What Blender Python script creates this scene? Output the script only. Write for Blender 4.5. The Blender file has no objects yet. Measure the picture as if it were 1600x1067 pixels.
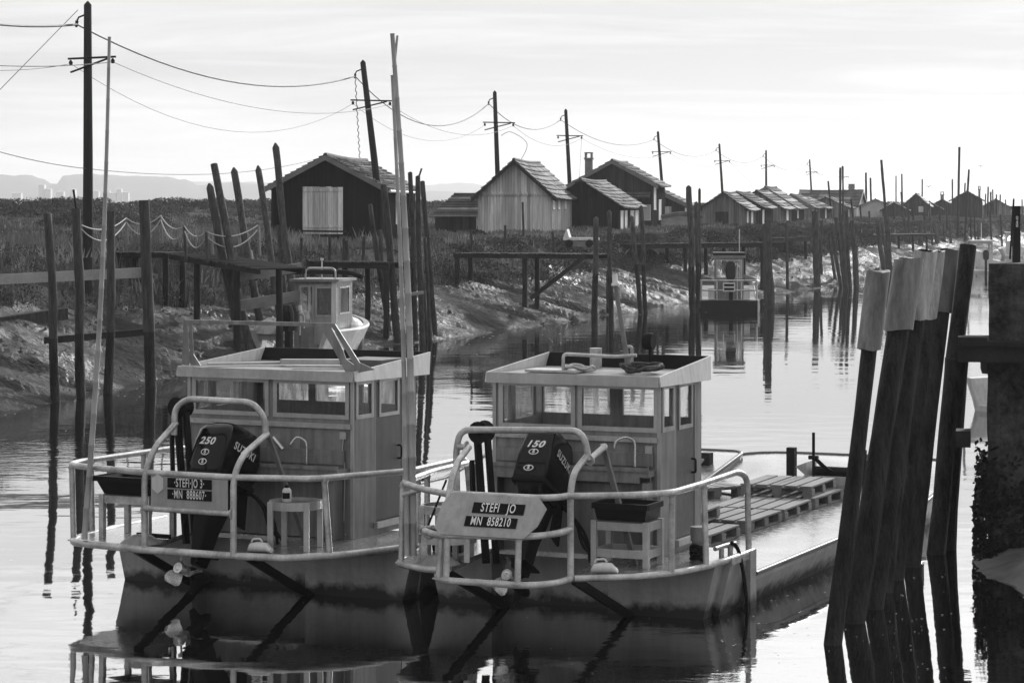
import bpy, math, random
from mathutils import Vector, Matrix, noise
random.seed(7)
C = bpy.context.scene
COL = C.collection
R = math.radians

# ------------------------------------------------------------------ camera
F, EYE, HY = 4000.0, 4.4, 320.0          # focal length in photo pixels, eye height, horizon row
cam_d = bpy.data.cameras.new('camera'); cam = bpy.data.objects.new('camera', cam_d); COL.objects.link(cam)
cam.location = (0, 0, EYE); cam.rotation_euler = (R(90), 0, 0)
cam_d.sensor_width = 36; cam_d.lens = 36 * F / 1600; cam_d.shift_y = -(533.5 - HY) / 1600
cam_d.clip_start = 0.5; cam_d.clip_end = 20000
C.camera = cam

# ------------------------------------------------------------------ sky, sun, exposure
SUN_AZ, SUN_EL = 24.0, 19.0               # degrees right of the view direction, degrees up
w = bpy.data.worlds.new('World'); C.world = w; w.use_nodes = True
wn = w.node_tree.nodes; wl = w.node_tree.links
for n in list(wn): wn.remove(n)
sky = wn.new('ShaderNodeTexSky'); sky.sky_type = 'NISHITA'; sky.sun_disc = False
sky.sun_elevation = R(SUN_EL); sky.sun_rotation = R(SUN_AZ)
sky.air_density = 1.0; sky.dust_density = 3.0; sky.ozone_density = 1.0
bw = wn.new('ShaderNodeRGBToBW'); wl.new(sky.outputs[0], bw.inputs[0])
tc = wn.new('ShaderNodeTexCoord'); mp = wn.new('ShaderNodeMapping'); mp.inputs['Scale'].default_value = (3.5, 3.5, 45)
wl.new(tc.outputs['Generated'], mp.inputs[0])
nz = wn.new('ShaderNodeTexNoise'); nz.inputs['Scale'].default_value = 1.6; nz.inputs['Detail'].default_value = 7
nz.inputs['Roughness'].default_value = .58; nz.inputs['Distortion'].default_value = .5
wl.new(mp.outputs[0], nz.inputs['Vector'])
mr = wn.new('ShaderNodeMapRange'); mr.inputs[1].default_value = .42; mr.inputs[2].default_value = .7
mr.inputs[3].default_value = .93; mr.inputs[4].default_value = 1.22
wl.new(nz.outputs[0], mr.inputs[0])
mul = wn.new('ShaderNodeMath'); mul.operation = 'MULTIPLY'
wl.new(mr.outputs[0], mul.inputs[1])
pw = wn.new('ShaderNodeMath'); pw.operation = 'POWER'; pw.inputs[1].default_value = .08   # thin high cloud evens the sky out
wl.new(bw.outputs[0], pw.inputs[0]); wl.new(pw.outputs[0], mul.inputs[0])
# sky multiplier added to brighten the water's reflections: sun side, above the visible strip
sx = wn.new('ShaderNodeSeparateXYZ'); wl.new(tc.outputs['Generated'], sx.inputs[0])
g1 = wn.new('ShaderNodeMapRange'); g1.interpolation_type = 'SMOOTHSTEP'; g1.inputs[1].default_value = .055; g1.inputs[2].default_value = .2; wl.new(sx.outputs[2], g1.inputs[0])
g2 = wn.new('ShaderNodeVectorMath'); g2.operation = 'DOT_PRODUCT'; wl.new(tc.outputs['Generated'], g2.inputs[0]); g2.inputs[1].default_value = (math.sin(R(SUN_AZ)), math.cos(R(SUN_AZ)), 0)
g3 = wn.new('ShaderNodeMapRange'); g3.interpolation_type = 'SMOOTHSTEP'; g3.inputs[1].default_value = .0; g3.inputs[2].default_value = .75; wl.new(g2.outputs['Value'], g3.inputs[0])
g4 = wn.new('ShaderNodeMath'); g4.operation = 'MULTIPLY'; wl.new(g1.outputs[0], g4.inputs[0]); wl.new(g3.outputs[0], g4.inputs[1])
g5 = wn.new('ShaderNodeMath'); g5.operation = 'MULTIPLY_ADD'; g5.inputs[1].default_value = 1.1; g5.inputs[2].default_value = 1; wl.new(g4.outputs[0], g5.inputs[0])
mu2 = wn.new('ShaderNodeMath'); mu2.operation = 'MULTIPLY'; wl.new(mul.outputs[0], mu2.inputs[0]); wl.new(g5.outputs[0], mu2.inputs[1])
bg = wn.new('ShaderNodeBackground'); bg.inputs[1].default_value = .60
wl.new(mu2.outputs[0], bg.inputs[0])
wo = wn.new('ShaderNodeOutputWorld'); wl.new(bg.outputs[0], wo.inputs[0])

sd = bpy.data.lights.new('sun', 'SUN'); sd.energy = 3.0; sd.angle = R(2.5); sd.color = (1, 1, 1)
so = bpy.data.objects.new('sun', sd); COL.objects.link(so)
sdir = Vector((math.sin(R(SUN_AZ)) * math.cos(R(SUN_EL)), math.cos(R(SUN_AZ)) * math.cos(R(SUN_EL)), math.sin(R(SUN_EL))))
so.rotation_euler = sdir.to_track_quat('Z', 'Y').to_euler()
so.location = sdir * 300
C.view_settings.view_transform = 'Standard'; C.view_settings.look = 'None'
C.view_settings.exposure = 0.0; C.view_settings.gamma = 1.0
C.cycles.volume_bounces = 1; C.cycles.max_bounces = 8; C.cycles.transparent_max_bounces = 12
C.cycles.caustics_reflective = False; C.cycles.caustics_refractive = False

# ------------------------------------------------------------------ helpers
def wp(px, py, D): return Vector(((px - 800) * D / F, D, EYE - (py - HY) * D / F))
def wz(px, py, z):
    D = (EYE - z) * F / (py - HY); return wp(px, py, D)

class Frame:                              # a boat's own axes: x right, y forward, z up
    def __init__(s, X, Y, head):
        s.o = Vector((X, Y, 0)); s.h = head; a = R(head)
        s.u = Vector((math.sin(a), math.cos(a), 0)); s.v = Vector((math.cos(a), -math.sin(a), 0))
    def loc(s, p):
        d = p - s.o; return Vector((d.dot(s.v), d.dot(s.u), p.z))
    def world(s, p): return s.o + s.v * p[0] + s.u * p[1] + Vector((0, 0, p[2]))
    def at_y(s, px, py, ly):
        k = (px - 800) / F; D = (ly + s.o.dot(s.u)) / (k * s.u.x + s.u.y); return s.loc(wp(px, py, D))
    def at_z(s, px, py, z): return s.loc(wz(px, py, z))

class MB:
    def __init__(s): s.v = []; s.f = []; s.m = []; s.s = []; s.mat = 0; s.smooth = False
    def add(s, vs, fs, smooth=None):
        o = len(s.v); s.v += [tuple(x) for x in vs]; sm = s.smooth if smooth is None else smooth
        for f in fs: s.f.append([i + o for i in f]); s.m.append(s.mat); s.s.append(sm)
    def box(s, a, b, M=None):
        x0, y0, z0 = a; x1, y1, z1 = b
        vs = [Vector(p) for p in ((x0,y0,z0),(x1,y0,z0),(x1,y1,z0),(x0,y1,z0),(x0,y0,z1),(x1,y0,z1),(x1,y1,z1),(x0,y1,z1))]
        if M is not None: vs = [M @ p for p in vs]
        s.add(vs, [(0,3,2,1),(4,5,6,7),(0,1,5,4),(1,2,6,5),(2,3,7,6),(3,0,4,7)], False)
    def bar(s, p, q, wd, ht, up=(0,0,1)):   # a squared timber from p to q
        p = Vector(p); q = Vector(q); d = (q - p).normalized(); r = d.cross(Vector(up))
        if r.length < 1e-4: r = d.cross(Vector((1,0,0)))
        r.normalize(); t = r.cross(d)
        vs = []
        for e in (p, q):
            for a, b in ((-1,-1),(1,-1),(1,1),(-1,1)): vs.append(e + r*a*wd/2 + t*b*ht/2)
        s.add(vs, [(0,1,2,3),(7,6,5,4),(0,4,5,1),(1,5,6,2),(2,6,7,3),(3,7,4,0)], False)
    def tube(s, pts, rad, n=8, cap=True, rough=0, seed=0):
        pts = [Vector(p) for p in pts]
        if not hasattr(rad, '__len__'): rad = [rad] * len(pts)
        ref = None; rings = []
        for i, p in enumerate(pts):
            d = (pts[min(i+1, len(pts)-1)] - pts[max(i-1, 0)]).normalized()
            if ref is None:
                ref = d.cross(Vector((0,1,0.13)));
                if ref.length < .05: ref = d.cross(Vector((1,0,0)))
            ref = (ref - d * ref.dot(d)).normalized(); b = d.cross(ref); ring = []
            for k in range(n):
                a = 2*math.pi*k/n; rr = rad[i]
                if rough: rr *= 1 + rough * noise.noise(Vector((k*1.7+seed*3.1, i*.9, seed)))
                ring.append(p + (ref*math.cos(a) + b*math.sin(a)) * rr)
            rings.append(ring)
        vs = [q for r_ in rings for q in r_]; fs = []
        for i in range(len(pts)-1):
            for k in range(n):
                k2 = (k+1) % n; fs.append((i*n+k, i*n+k2, (i+1)*n+k2, (i+1)*n+k))
        s.add(vs, fs, True)
        if cap:
            s.add(rings[0], [tuple(range(n-1,-1,-1))], False); s.add(rings[-1], [tuple(range(n))], False)
    def prism(s, poly, vec, M=None):        # a flat outline pushed along vec
        a = [Vector(p) for p in poly]; b = [p + Vector(vec) for p in a]
        if M is not None: a = [M @ p for p in a]; b = [M @ p for p in b]
        n = len(a)
        s.add(a + b, [tuple(range(n-1,-1,-1)), tuple(range(n, 2*n))] + [(i, (i+1)%n, (i+1)%n+n, i+n) for i in range(n)], False)
    def loft(s, rings, cap=True, smooth=True):
        n = len(rings[0]); vs = [p for r_ in rings for p in r_]; fs = []
        for i in range(len(rings)-1):
            for k in range(n):
                k2 = (k+1) % n; fs.append((i*n+k, i*n+k2, (i+1)*n+k2, (i+1)*n+k))
        s.add(vs, fs, smooth)
        if cap:
            s.add(rings[0], [tuple(range(n-1,-1,-1))], smooth); s.add(rings[-1], [tuple(range(n))], smooth)
    def text(s, string, size, o, x, y, xs=1.0, off=.002, skew=0, bold=0):
        cu = bpy.data.curves.new('lettering', 'FONT'); cu.body = string; cu.size = size; cu.align_x = 'CENTER'; cu.align_y = 'CENTER'
        cu.offset = bold; cu.space_character = 1.12
        ob = bpy.data.objects.new('lettering', cu); COL.objects.link(ob)
        me = bpy.data.meshes.new_from_object(ob.evaluated_get(bpy.context.evaluated_depsgraph_get()))
        o = Vector(o); x = Vector(x).normalized(); y = Vector(y).normalized(); z = x.cross(y)
        vs = [o + x*((v.co.x + skew*v.co.y)*xs) + y*v.co.y + z*off for v in me.vertices]
        s.add(vs, [tuple(p.vertices) for p in me.polygons], False)
        bpy.data.objects.remove(ob); bpy.data.curves.remove(cu); bpy.data.meshes.remove(me)
    def build(s, name, mats, parent=None, org=None, bevel=0):
        me = bpy.data.meshes.new(name); vs = s.v
        if org is not None: vs = [(a-org[0], b-org[1], c-org[2]) for a, b, c in s.v]
        me.from_pydata(vs, [], s.f)
        for m in (mats if isinstance(mats, (list, tuple)) else [mats]): me.materials.append(m)
        me.polygons.foreach_set('material_index', s.m); me.polygons.foreach_set('use_smooth', s.s); me.update()
        ob = bpy.data.objects.new(name, me); COL.objects.link(ob)
        if org is not None: ob.location = org
        if parent is not None: ob.parent = parent
        if bevel:
            b = ob.modifiers.new('bevel', 'BEVEL'); b.width = bevel; b.segments = 2; b.limit_method = 'ANGLE'; b.angle_limit = R(40)
        return ob

def tag(o, label=None, cat=None, group=None, kind=None):
    if label: o['label'] = label
    if cat: o['category'] = cat
    if group: o['group'] = group
    if kind: o['kind'] = kind
    return o
def thing(name, label, cat, loc=(0,0,0), rz=0, group=None):
    o = bpy.data.objects.new(name, None); COL.objects.link(o); o.location = loc; o.rotation_euler = (0,0,rz); o.empty_display_size = .3
    return tag(o, label, cat, group)
def copy_thing(root, loc, rz, label, group=None):
    r_ = root.copy(); COL.objects.link(r_); r_.location = loc; r_.rotation_euler = (0,0,rz); r_['label'] = label
    if group: r_['group'] = group
    for ch in list(root.children):
        c = ch.copy(); COL.objects.link(c); c.parent = r_
        for g in list(ch.children):
            d = g.copy(); COL.objects.link(d); d.parent = c
    return r_
def N(x, y=0, z=0): return noise.noise(Vector((x, y, z)))
def bez(pts, k=5):                         # rounded polyline
    pts = [Vector(p) for p in pts]; out = []
    n = len(pts)
    for i in range(n-1):
        p0 = pts[max(i-1,0)]; p1 = pts[i]; p2 = pts[i+1]; p3 = pts[min(i+2,n-1)]
        for j in range(k):
            t = j/k
            out.append(.5*((2*p1)+(p2-p0)*t+(2*p0-5*p1+4*p2-p3)*t*t+(3*p1-p0-3*p2+p3)*t**3))
    out.append(pts[-1]); return out
def fillet(pts, r=.08, k=5):               # straight runs with rounded corners (bent pipe)
    pts = [Vector(p) for p in pts]; out = [pts[0]]
    for i in range(1, len(pts)-1):
        a, b, c = pts[i-1], pts[i], pts[i+1]
        d1 = (a-b); d2 = (c-b); q = min(r, d1.length*.48, d2.length*.48)
        s_ = b + d1.normalized()*q; e = b + d2.normalized()*q
        for j in range(k+1):
            t = j/k; out.append(s_*(1-t)**2 + b*2*t*(1-t) + e*t*t)
    out.append(pts[-1]); return out

# ------------------------------------------------------------------ materials (the photograph is black and white: every colour is a grey)
def nodes_of(m):
    m.use_nodes = True; nt = m.node_tree; nt.nodes.clear(); return nt, nt.nodes, nt.links
def G(v): return (v, v, v, 1)
def mat(name, c, rough=.7, metal=0., var=.35, scale=3., stretch=(1,1,1), bump=.3, bscale=25., bdist=.01, spec=.5,
        boards=0, groove=.0, weed=None, rvar=.15, stain=None, fine=.5):
    m = bpy.data.materials.new(name); nt, n, l = nodes_of(m)
    out = n.new('ShaderNodeOutputMaterial'); p = n.new('ShaderNodeBsdfPrincipled'); l.new(p.outputs[0], out.inputs[0])
    tc = n.new('ShaderNodeTexCoord'); mp = n.new('ShaderNodeMapping'); mp.inputs['Scale'].default_value = stretch
    l.new(tc.outputs['Object'], mp.inputs[0])
    def noi(sc, det=5, vec=mp, ro=.6):
        a = n.new('ShaderNodeTexNoise'); a.inputs['Scale'].default_value = sc; a.inputs['Detail'].default_value = det; a.inputs['Roughness'].default_value = ro
        l.new(vec.outputs[0], a.inputs['Vector']); return a.outputs[0]
    def mth(op, a, b):
        q = n.new('ShaderNodeMath'); q.operation = op
        for i, x in enumerate((a, b)):
            if isinstance(x, (int, float)): q.inputs[i].default_value = x
            else: l.new(x, q.inputs[i])
        return q.outputs[0]
    def rng(x, a, b, c_, d):
        q = n.new('ShaderNodeMapRange'); l.new(x, q.inputs[0])
        for i, y in enumerate((a, b, c_, d)): q.inputs[i+1].default_value = y
        return q.outputs[0]
    n1 = noi(scale); n2 = noi(scale*7.3, 4)
    f = mth('ADD', rng(n1, .25, .75, 1-var, 1+var), rng(n2, .2, .8, -var*fine, var*fine))
    f = mth('MAXIMUM', f, .05)
    hgt = noi(bscale, 5)
    if boards:
        sep = n.new('ShaderNodeSeparateXYZ'); l.new(tc.outputs['Object'], sep.inputs[0])
        u = mth('DIVIDE', mth('ADD', sep.outputs[0], sep.outputs[1]), boards)
        wn_ = n.new('ShaderNodeTexWhiteNoise'); wn_.noise_dimensions = '1D'; l.new(mth('FLOOR', u, 0), wn_.inputs['W'])
        f = mth('MULTIPLY', f, rng(wn_.outputs[0], 0, 1, .68, 1.3))
        fr = mth('FRACT', u, 0); edge = mth('ABSOLUTE', mth('SUBTRACT', fr, .5), 0)
        g = rng(edge, .44, .495, 1, 0)
        f = mth('MULTIPLY', f, rng(g, 0, 1, 1-groove, 1)); hgt = mth('ADD', mth('MULTIPLY', hgt, .5), g)
    if stain:                               # rain runs and rust streaks down a painted face
        mp2 = n.new('ShaderNodeMapping'); mp2.inputs['Scale'].default_value = (9, 9, .7); l.new(tc.outputs['Object'], mp2.inputs[0])
        f = mth('MULTIPLY', f, rng(noi(1.3, 6, mp2), .35, .72, 1, 1-stain))
    if weed is not None:                    # weed and slime line of the tide mark
        sp = n.new('ShaderNodeSeparateXYZ'); l.new(tc.outputs['Object'], sp.inputs[0])
        t = mth('ADD', sp.outputs[2], rng(noi(5, 4), .3, .7, -weed[1], weed[1]))
        f = mth('MULTIPLY', f, rng(t, weed[0]-.05, weed[0]+.06, weed[2], 1))
    col = n.new('ShaderNodeCombineColor'); v = mth('MULTIPLY', f, c)
    for i in range(3): l.new(v, col.inputs[i])
    l.new(col.outputs[0], p.inputs['Base Color'])
    l.new(rng(n2, .2, .8, max(rough-rvar, .05), min(rough+rvar, 1)), p.inputs['Roughness'])
    p.inputs['Metallic'].default_value = metal; p.inputs['Specular IOR Level'].default_value = spec
    if bump:
        b = n.new('ShaderNodeBump'); b.inputs['Strength'].default_value = bump; b.inputs['Distance'].default_value = bdist
        l.new(hgt, b.inputs['Height']); l.new(b.outputs[0], p.inputs['Normal'])
    return m

MT = dict(
 pile   = mat('weathered_pile_wood', .05, .75, 0, .7, 2.5, (5,5,.7), .9, 14, .03, spec=0.12),
 pileb  = mat('grey_pile_wood', .075, .75, 0, .7, 2.5, (5,5,.7), .9, 14, .03, spec=0.12),
 pilew  = mat('wet_tarred_pile_wood', .034, .6, 0, .95, 1.6, (4,4,.9), 1., 8, .09, spec=0.12),
 tele   = mat('tarred_pole_wood', .03, .8, 0, .35, 2, (3,3,.3), .4, 14, .02, spec=0.12),
 dwood  = mat('black_tarred_boards', .014, .75, 0, .35, 1.3, (6,6,.5), .6, 12, .02, boards=.17, groove=.7, stain=.3, spec=0.12),
 gwood  = mat('silvered_boards', .72, .8, 0, .2, 1.3, (6,6,.5), .6, 12, .02, boards=.15, groove=.45, stain=.4, spec=0.12),
 mwood  = mat('weathered_dark_boards', .055, .8, 0, .35, 1.3, (6,6,.5), .6, 12, .02, boards=.17, groove=.6, stain=.35, spec=0.12),
 door   = mat('bleached_door_boards', .78, .75, 0, .22, 1.5, (6,6,.6), .5, 12, .015, boards=.2, groove=.45, stain=.35),
 plank  = mat('bleached_planks', .2, .75, 0, .4, 2, (1,1,1), .6, 20, .015),
 jetty  = mat('dark_jetty_timber', .028, .75, 0, .45, 2, (1,1,1), .7, 16, .02, spec=0.12),
 fascia = mat('grey_painted_fascia', .17, .7, 0, .25, 2, (1,1,1), .3, 20),
 tile   = mat('weathered_clay_tile', .065, .7, 0, .6, 1.6, (1,1,1), .8, 14, .03, spec=0.12),
 tilel  = mat('pale_clay_tile', .22, .7, 0, .6, 2.2, (1,1,1), .8, 14, .03, spec=0.12),
 white  = mat('old_white_paint', .8, .5, 0, .12, 2, (1,1,1), .2, 20, stain=.25),
 pale   = mat('pale_render', .5, .8, 0, .2, 1.2),
 brick  = mat('grey_brick', .2, .85, 0, .3, 6),
 bleach = mat('bleached_beam', .38, .75, 0, .25, 2, (1,1,1), .5, 20, .015),
 tiled  = mat('dark_clay_tile', .04, .8, 0, .5, 1.6, (1,1,1), .8, 14, .03, spec=0.12),
 mgwood = mat('grey_brown_boards', .24, .8, 0, .3, 1.3, (6,6,.5), .6, 12, .02, boards=.17, groove=.55, stain=.4, spec=0.12),
 plasticd=mat('dark_plastic_sleeve', .09, .5, 0, .5, 2.2, (3,3,.7), .4, 12, .01, stain=.5),
 mud    = None, grass = None,
 blade  = mat('dry_grass_blade', .15, .7, 0, .8, .10, bump=0, spec=0.12),
 scrub  = mat('scrub_leaf', .075, .85, 0, .8, .09, bump=0, spec=0.12),
 far    = mat('far_woodland', .05, .9, 0, .4, .02, bump=0, spec=0.12),
 hull   = mat('painted_steel_hull', .42, .5, .2, .28, 1.7, (1,1,1), .5, 7, .02, weed=(.11, .06, .06), stain=.2),
 deck   = mat('wet_alloy_deck', .42, .24, .7, .22, 1.6, (1,1,1), .06, 14, .004, rvar=.12),
 cabin  = mat('grey_cabin_paint', .28, .45, .15, .22, 2., (1,1,1), .25, 18, .006, stain=.5),
 cabind = mat('dark_grey_finish', .12, .5, .1, .2, 2., (1,1,1), .2, 18, .006, stain=.25),
 trim   = mat('bare_alloy_trim', .5, .42, .5, .2, 3, (1,1,1), .2, 20, .005, stain=.2),
 pipe   = mat('galvanised_pipe', .5, .45, .5, .5, 5, (1,1,1), .35, 60, .003),
 roofp  = mat('roof_paint', .3, .5, .1, .3, 2.4, (1,1,1), .3, 20, .006, stain=.3),
 board  = mat('grey_name_board', .42, .45, .15, .16, 4, (1,1,1), .2, 25, .004, stain=.3),
 black  = mat('gloss_black_cowling', .004, .14, 0, .1, 4, bump=0, rvar=.05, spec=.3),
 bmet   = mat('black_metal', .012, .45, .1, .3, 6, bump=.2, spec=0.12),
 rubber = mat('dull_black_rubber', .015, .75, 0, .3, 8, spec=0.12),
 letter = mat('white_lettering', .8, .5, 0, .04, 8, bump=0),
 plate  = mat('black_plate', .006, .5, 0, .1, 8, bump=0, spec=.1),
 steel  = mat('bright_propeller_metal', .62, .3, .9, .15, 8, bump=.1),
 bamboo = mat('bamboo_cane', .38, .45, 0, .3, 3, (6,6,.6), .2, 30, .004),
 rope   = mat('pale_rope', .45, .8, 0, .3, 12, bump=.6, bscale=60),
 wire   = mat('black_cable', .03, .6, 0, .1, 3, bump=0),
 conc   = mat('old_concrete', .085, .85, 0, .95, 2.2, (1,1,1), 1., 9, .05, stain=.4, spec=0.12),
 weed   = mat('wet_seaweed', .016, .5, 0, .5, 6, bump=.8, bdist=.03, spec=0.12),
 plastic= mat('grey_plastic_sleeve', .2, .5, 0, .5, 2.0, (3,3,.7), .4, 12, .01, stain=.6),
 plasticl=mat('pale_plastic_sleeve', .42, .5, 0, .5, 2.2, (3,3,.7), .4, 12, .01, stain=.6),
 gel    = mat('white_gelcoat', .62, .35, 0, .15, 2, bump=.05, stain=.3),
 net    = mat('dark_crate_plastic', .012, .6, 0, .3, 8, spec=0.12),
)
def glass(name, dirt=.14, refl=.6):
    m = bpy.data.materials.new(name); nt, n, l = nodes_of(m)
    out = n.new('ShaderNodeOutputMaterial'); tr = n.new('ShaderNodeBsdfTransparent'); gl = n.new('ShaderNodeBsdfGlossy'); df = n.new('ShaderNodeBsdfTranslucent')
    gl.inputs['Roughness'].default_value = .03; tr.inputs[0].default_value = G(.97); df.inputs[0].default_value = G(.9)
    fr = n.new('ShaderNodeFresnel'); fr.inputs[0].default_value = 1.5
    a = n.new('ShaderNodeMixShader'); l.new(fr.outputs[0], a.inputs[0]); l.new(tr.outputs[0], a.inputs[1]); l.new(gl.outputs[0], a.inputs[2])
    tc = n.new('ShaderNodeTexCoord'); mp = n.new('ShaderNodeMapping'); mp.inputs['Scale'].default_value = (7,7,2); l.new(tc.outputs['Object'], mp.inputs[0])
    nz = n.new('ShaderNodeTexNoise'); nz.inputs['Scale'].default_value = 2; nz.inputs['Detail'].default_value = 6; l.new(mp.outputs[0], nz.inputs['Vector'])
    r_ = n.new('ShaderNodeMapRange'); r_.inputs[1].default_value = .35; r_.inputs[2].default_value = .75; r_.inputs[3].default_value = dirt*.35; r_.inputs[4].default_value = dirt*2.2
    l.new(nz.outputs[0], r_.inputs[0])
    b = n.new('ShaderNodeMixShader'); l.new(r_.outputs[0], b.inputs[0]); l.new(a.outputs[0], b.inputs[1]); l.new(df.outputs[0], b.inputs[2])
    l.new(b.outputs[0], out.inputs[0]); return m
MT['glass'] = glass('salt_stained_glass'); MT['glassd'] = glass('dusty_glass', .3); MT['glasso'] = glass('clouded_glass', 1.3)

def mud_mat(name='wet_estuary_mud', wet0=.5, wet1=.06, k=1.):
    m = bpy.data.materials.new(name); nt, n, l = nodes_of(m)
    out = n.new('ShaderNodeOutputMaterial'); gl = n.new('ShaderNodeBsdfGlossy'); df = n.new('ShaderNodeBsdfDiffuse'); mx = n.new('ShaderNodeMixShader')
    tc = n.new('ShaderNodeTexCoord')
    def noi(sc, det, ro=.6, st=(1,1,1)):
        mp = n.new('ShaderNodeMapping'); mp.inputs['Scale'].default_value = st; mp.inputs['Rotation'].default_value = (0, 0, .5); l.new(tc.outputs['Object'], mp.inputs[0])
        a = n.new('ShaderNodeTexNoise'); a.inputs['Scale'].default_value = sc; a.inputs['Detail'].default_value = det; a.inputs['Roughness'].default_value = ro
        l.new(mp.outputs[0], a.inputs['Vector']); return a.outputs[0]
    def rng(x, *v):
        q = n.new('ShaderNodeMapRange'); l.new(x, q.inputs[0])
        for i, y in enumerate(v): q.inputs[i+1].default_value = y
        return q.outputs[0]
    c = rng(noi(.7, 7), .3, .7, .008*k, .055*k); cc = n.new('ShaderNodeCombineColor')
    for i in range(3): l.new(c, cc.inputs[i])
    l.new(cc.outputs[0], df.inputs[0]); gl.inputs[0].default_value = G(.9)
    wet = noi(.35, 6); l.new(rng(wet, .35, .65, .28, .6), gl.inputs['Roughness'])
    b = n.new('ShaderNodeBump'); b.inputs['Strength'].default_value = 1; b.inputs['Distance'].default_value = .22; l.new(noi(2.2, 9, .66, (.7,1.6,1)), b.inputs['Height'])
    fr = n.new('ShaderNodeFresnel'); fr.inputs[0].default_value = 1.4; l.new(b.outputs[0], fr.inputs[1]); q = n.new('ShaderNodeMath'); q.operation = 'MULTIPLY'; l.new(fr.outputs[0], q.inputs[0]); l.new(rng(wet, .35, .66, wet0, wet1), q.inputs[1]); l.new(q.outputs[0], mx.inputs[0])
    l.new(b.outputs[0], gl.inputs['Normal']); l.new(b.outputs[0], df.inputs['Normal'])
    l.new(df.outputs[0], mx.inputs[1]); l.new(gl.outputs[0], mx.inputs[2]); l.new(mx.outputs[0], out.inputs[0]); return m
def water_mat():
    m = bpy.data.materials.new('still_tidal_water'); nt, n, l = nodes_of(m)
    out = n.new('ShaderNodeOutputMaterial'); gl = n.new('ShaderNodeBsdfGlossy'); df = n.new('ShaderNodeBsdfDiffuse')
    gl.inputs['Roughness'].default_value = .02; gl.inputs[0].default_value = G(.98); df.inputs[0].default_value = G(.006)
    tc = n.new('ShaderNodeTexCoord')
    def noi(sc, st, det, ro=.5):
        mp = n.new('ShaderNodeMapping'); mp.inputs['Scale'].default_value = st; l.new(tc.outputs['Object'], mp.inputs[0])
        a = n.new('ShaderNodeTexNoise'); a.inputs['Scale'].default_value = sc; a.inputs['Detail'].default_value = det; a.inputs['Roughness'].default_value = ro
        l.new(mp.outputs[0], a.inputs['Vector']); return a.outputs[0]
    big = noi(.12, (1,.45,1), 3); fine = noi(2.6, (1,1.3,1), 4, .55); swell = noi(.55, (1,1.6,1), 2)
    mk = n.new('ShaderNodeMapRange'); mk.inputs[1].default_value = .5; mk.inputs[2].default_value = .68; mk.inputs[3].default_value = .06; mk.inputs[4].default_value = 1
    l.new(big, mk.inputs[0])
    a = n.new('ShaderNodeMath'); a.operation = 'MULTIPLY'; l.new(fine, a.inputs[0]); l.new(mk.outputs[0], a.inputs[1])
    s_ = n.new('ShaderNodeMath'); s_.operation = 'MULTIPLY_ADD'; l.new(swell, s_.inputs[0]); s_.inputs[1].default_value = .6; l.new(a.outputs[0], s_.inputs[2])
    b = n.new('ShaderNodeBump'); b.inputs['Strength'].default_value = 1; b.inputs['Distance'].default_value = .012; l.new(s_.outputs[0], b.inputs['Height'])
    fr = n.new('ShaderNodeFresnel'); fr.inputs[0].default_value = 2.7; l.new(b.outputs[0], fr.inputs[1]); l.new(b.outputs[0], gl.inputs['Normal'])
    fm = n.new('ShaderNodeMapRange'); fm.inputs[3].default_value = .30; fm.inputs[4].default_value = 1.0; l.new(fr.outputs[0], fm.inputs[0])
    mx = n.new('ShaderNodeMixShader'); l.new(fm.outputs[0], mx.inputs[0]); l.new(df.outputs[0], mx.inputs[1]); l.new(gl.outputs[0], mx.inputs[2])
    l.new(mx.outputs[0], out.inputs[0]); return m
MT['water'] = water_mat(); MT['mud'] = mud_mat(); MT['mudd'] = mud_mat('low_glare_far_mud', .28, .03, 1.5); MT['silt'] = mud_mat('pebbly_silt', .3, .05, 6); MT['reed'] = mat('pale_reed', .34, .75, 0, .5, .3, bump=0, spec=.1)  # far mud is a copy with its gloss cut to hold down glare
MT['grass'] = mat('salt_marsh_turf', .05, .85, 0, .6, .35, (1,1,1), 1., 5, .15, spec=0.05)

# ------------------------------------------------------------------ water and bank
BP = [(-31,-12),(-25,8),(-18,31),(-10.9,54),(-9.9,59),(-8.4,65),(-5.6,74),(-2.4,84),(1.2,93),(4.3,103),(7.2,113),(14.6,130),(24.5,163),(33,195),(44,230),(60,262),(92,320),(150,410),(300,620),(760,1150)]
bl = [Vector((p.x, p.y, 0)) for p in bez([Vector((x, y, 0)) for x, y in BP], 6)]
cum = [0]
for i in range(1, len(bl)): cum.append(cum[-1] + (bl[i]-bl[i-1]).length)
def bank_at(a):
    lo, hi = 0, len(cum)-1
    while hi-lo > 1:
        m_ = (lo+hi)//2
        if cum[m_] <= a: lo = m_
        else: hi = m_
    t = (a-cum[lo])/(cum[hi]-cum[lo]); p = bl[lo].lerp(bl[hi], t)
    i0 = max(lo-1, 0); i1 = min(hi+1, len(bl)-1); d0 = (bl[hi]-bl[i0]).normalized(); d1 = (bl[i1]-bl[lo]).normalized()
    d = d0.lerp(d1, t).normalized(); return p, Vector((-d.y, d.x, 0))
def project(X, Y):
    best = (1e18, 0, 0); q = Vector((X, Y, 0))
    for i in range(len(bl)-1):
        d = bl[i+1]-bl[i]; L = d.length; t = max(0, min(1, (q-bl[i]).dot(d)/(L*L))); e = q-(bl[i]+d*t); dd = e.length
        if dd < best[0]: best = (dd, cum[i]+t*L, 1 if (d.x*e.y-d.y*e.x) > 0 else -1)
    return best[1], best[0]*best[2]
def sst(x): x = max(0, min(1, x)); return x*x*(3-2*x)
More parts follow.
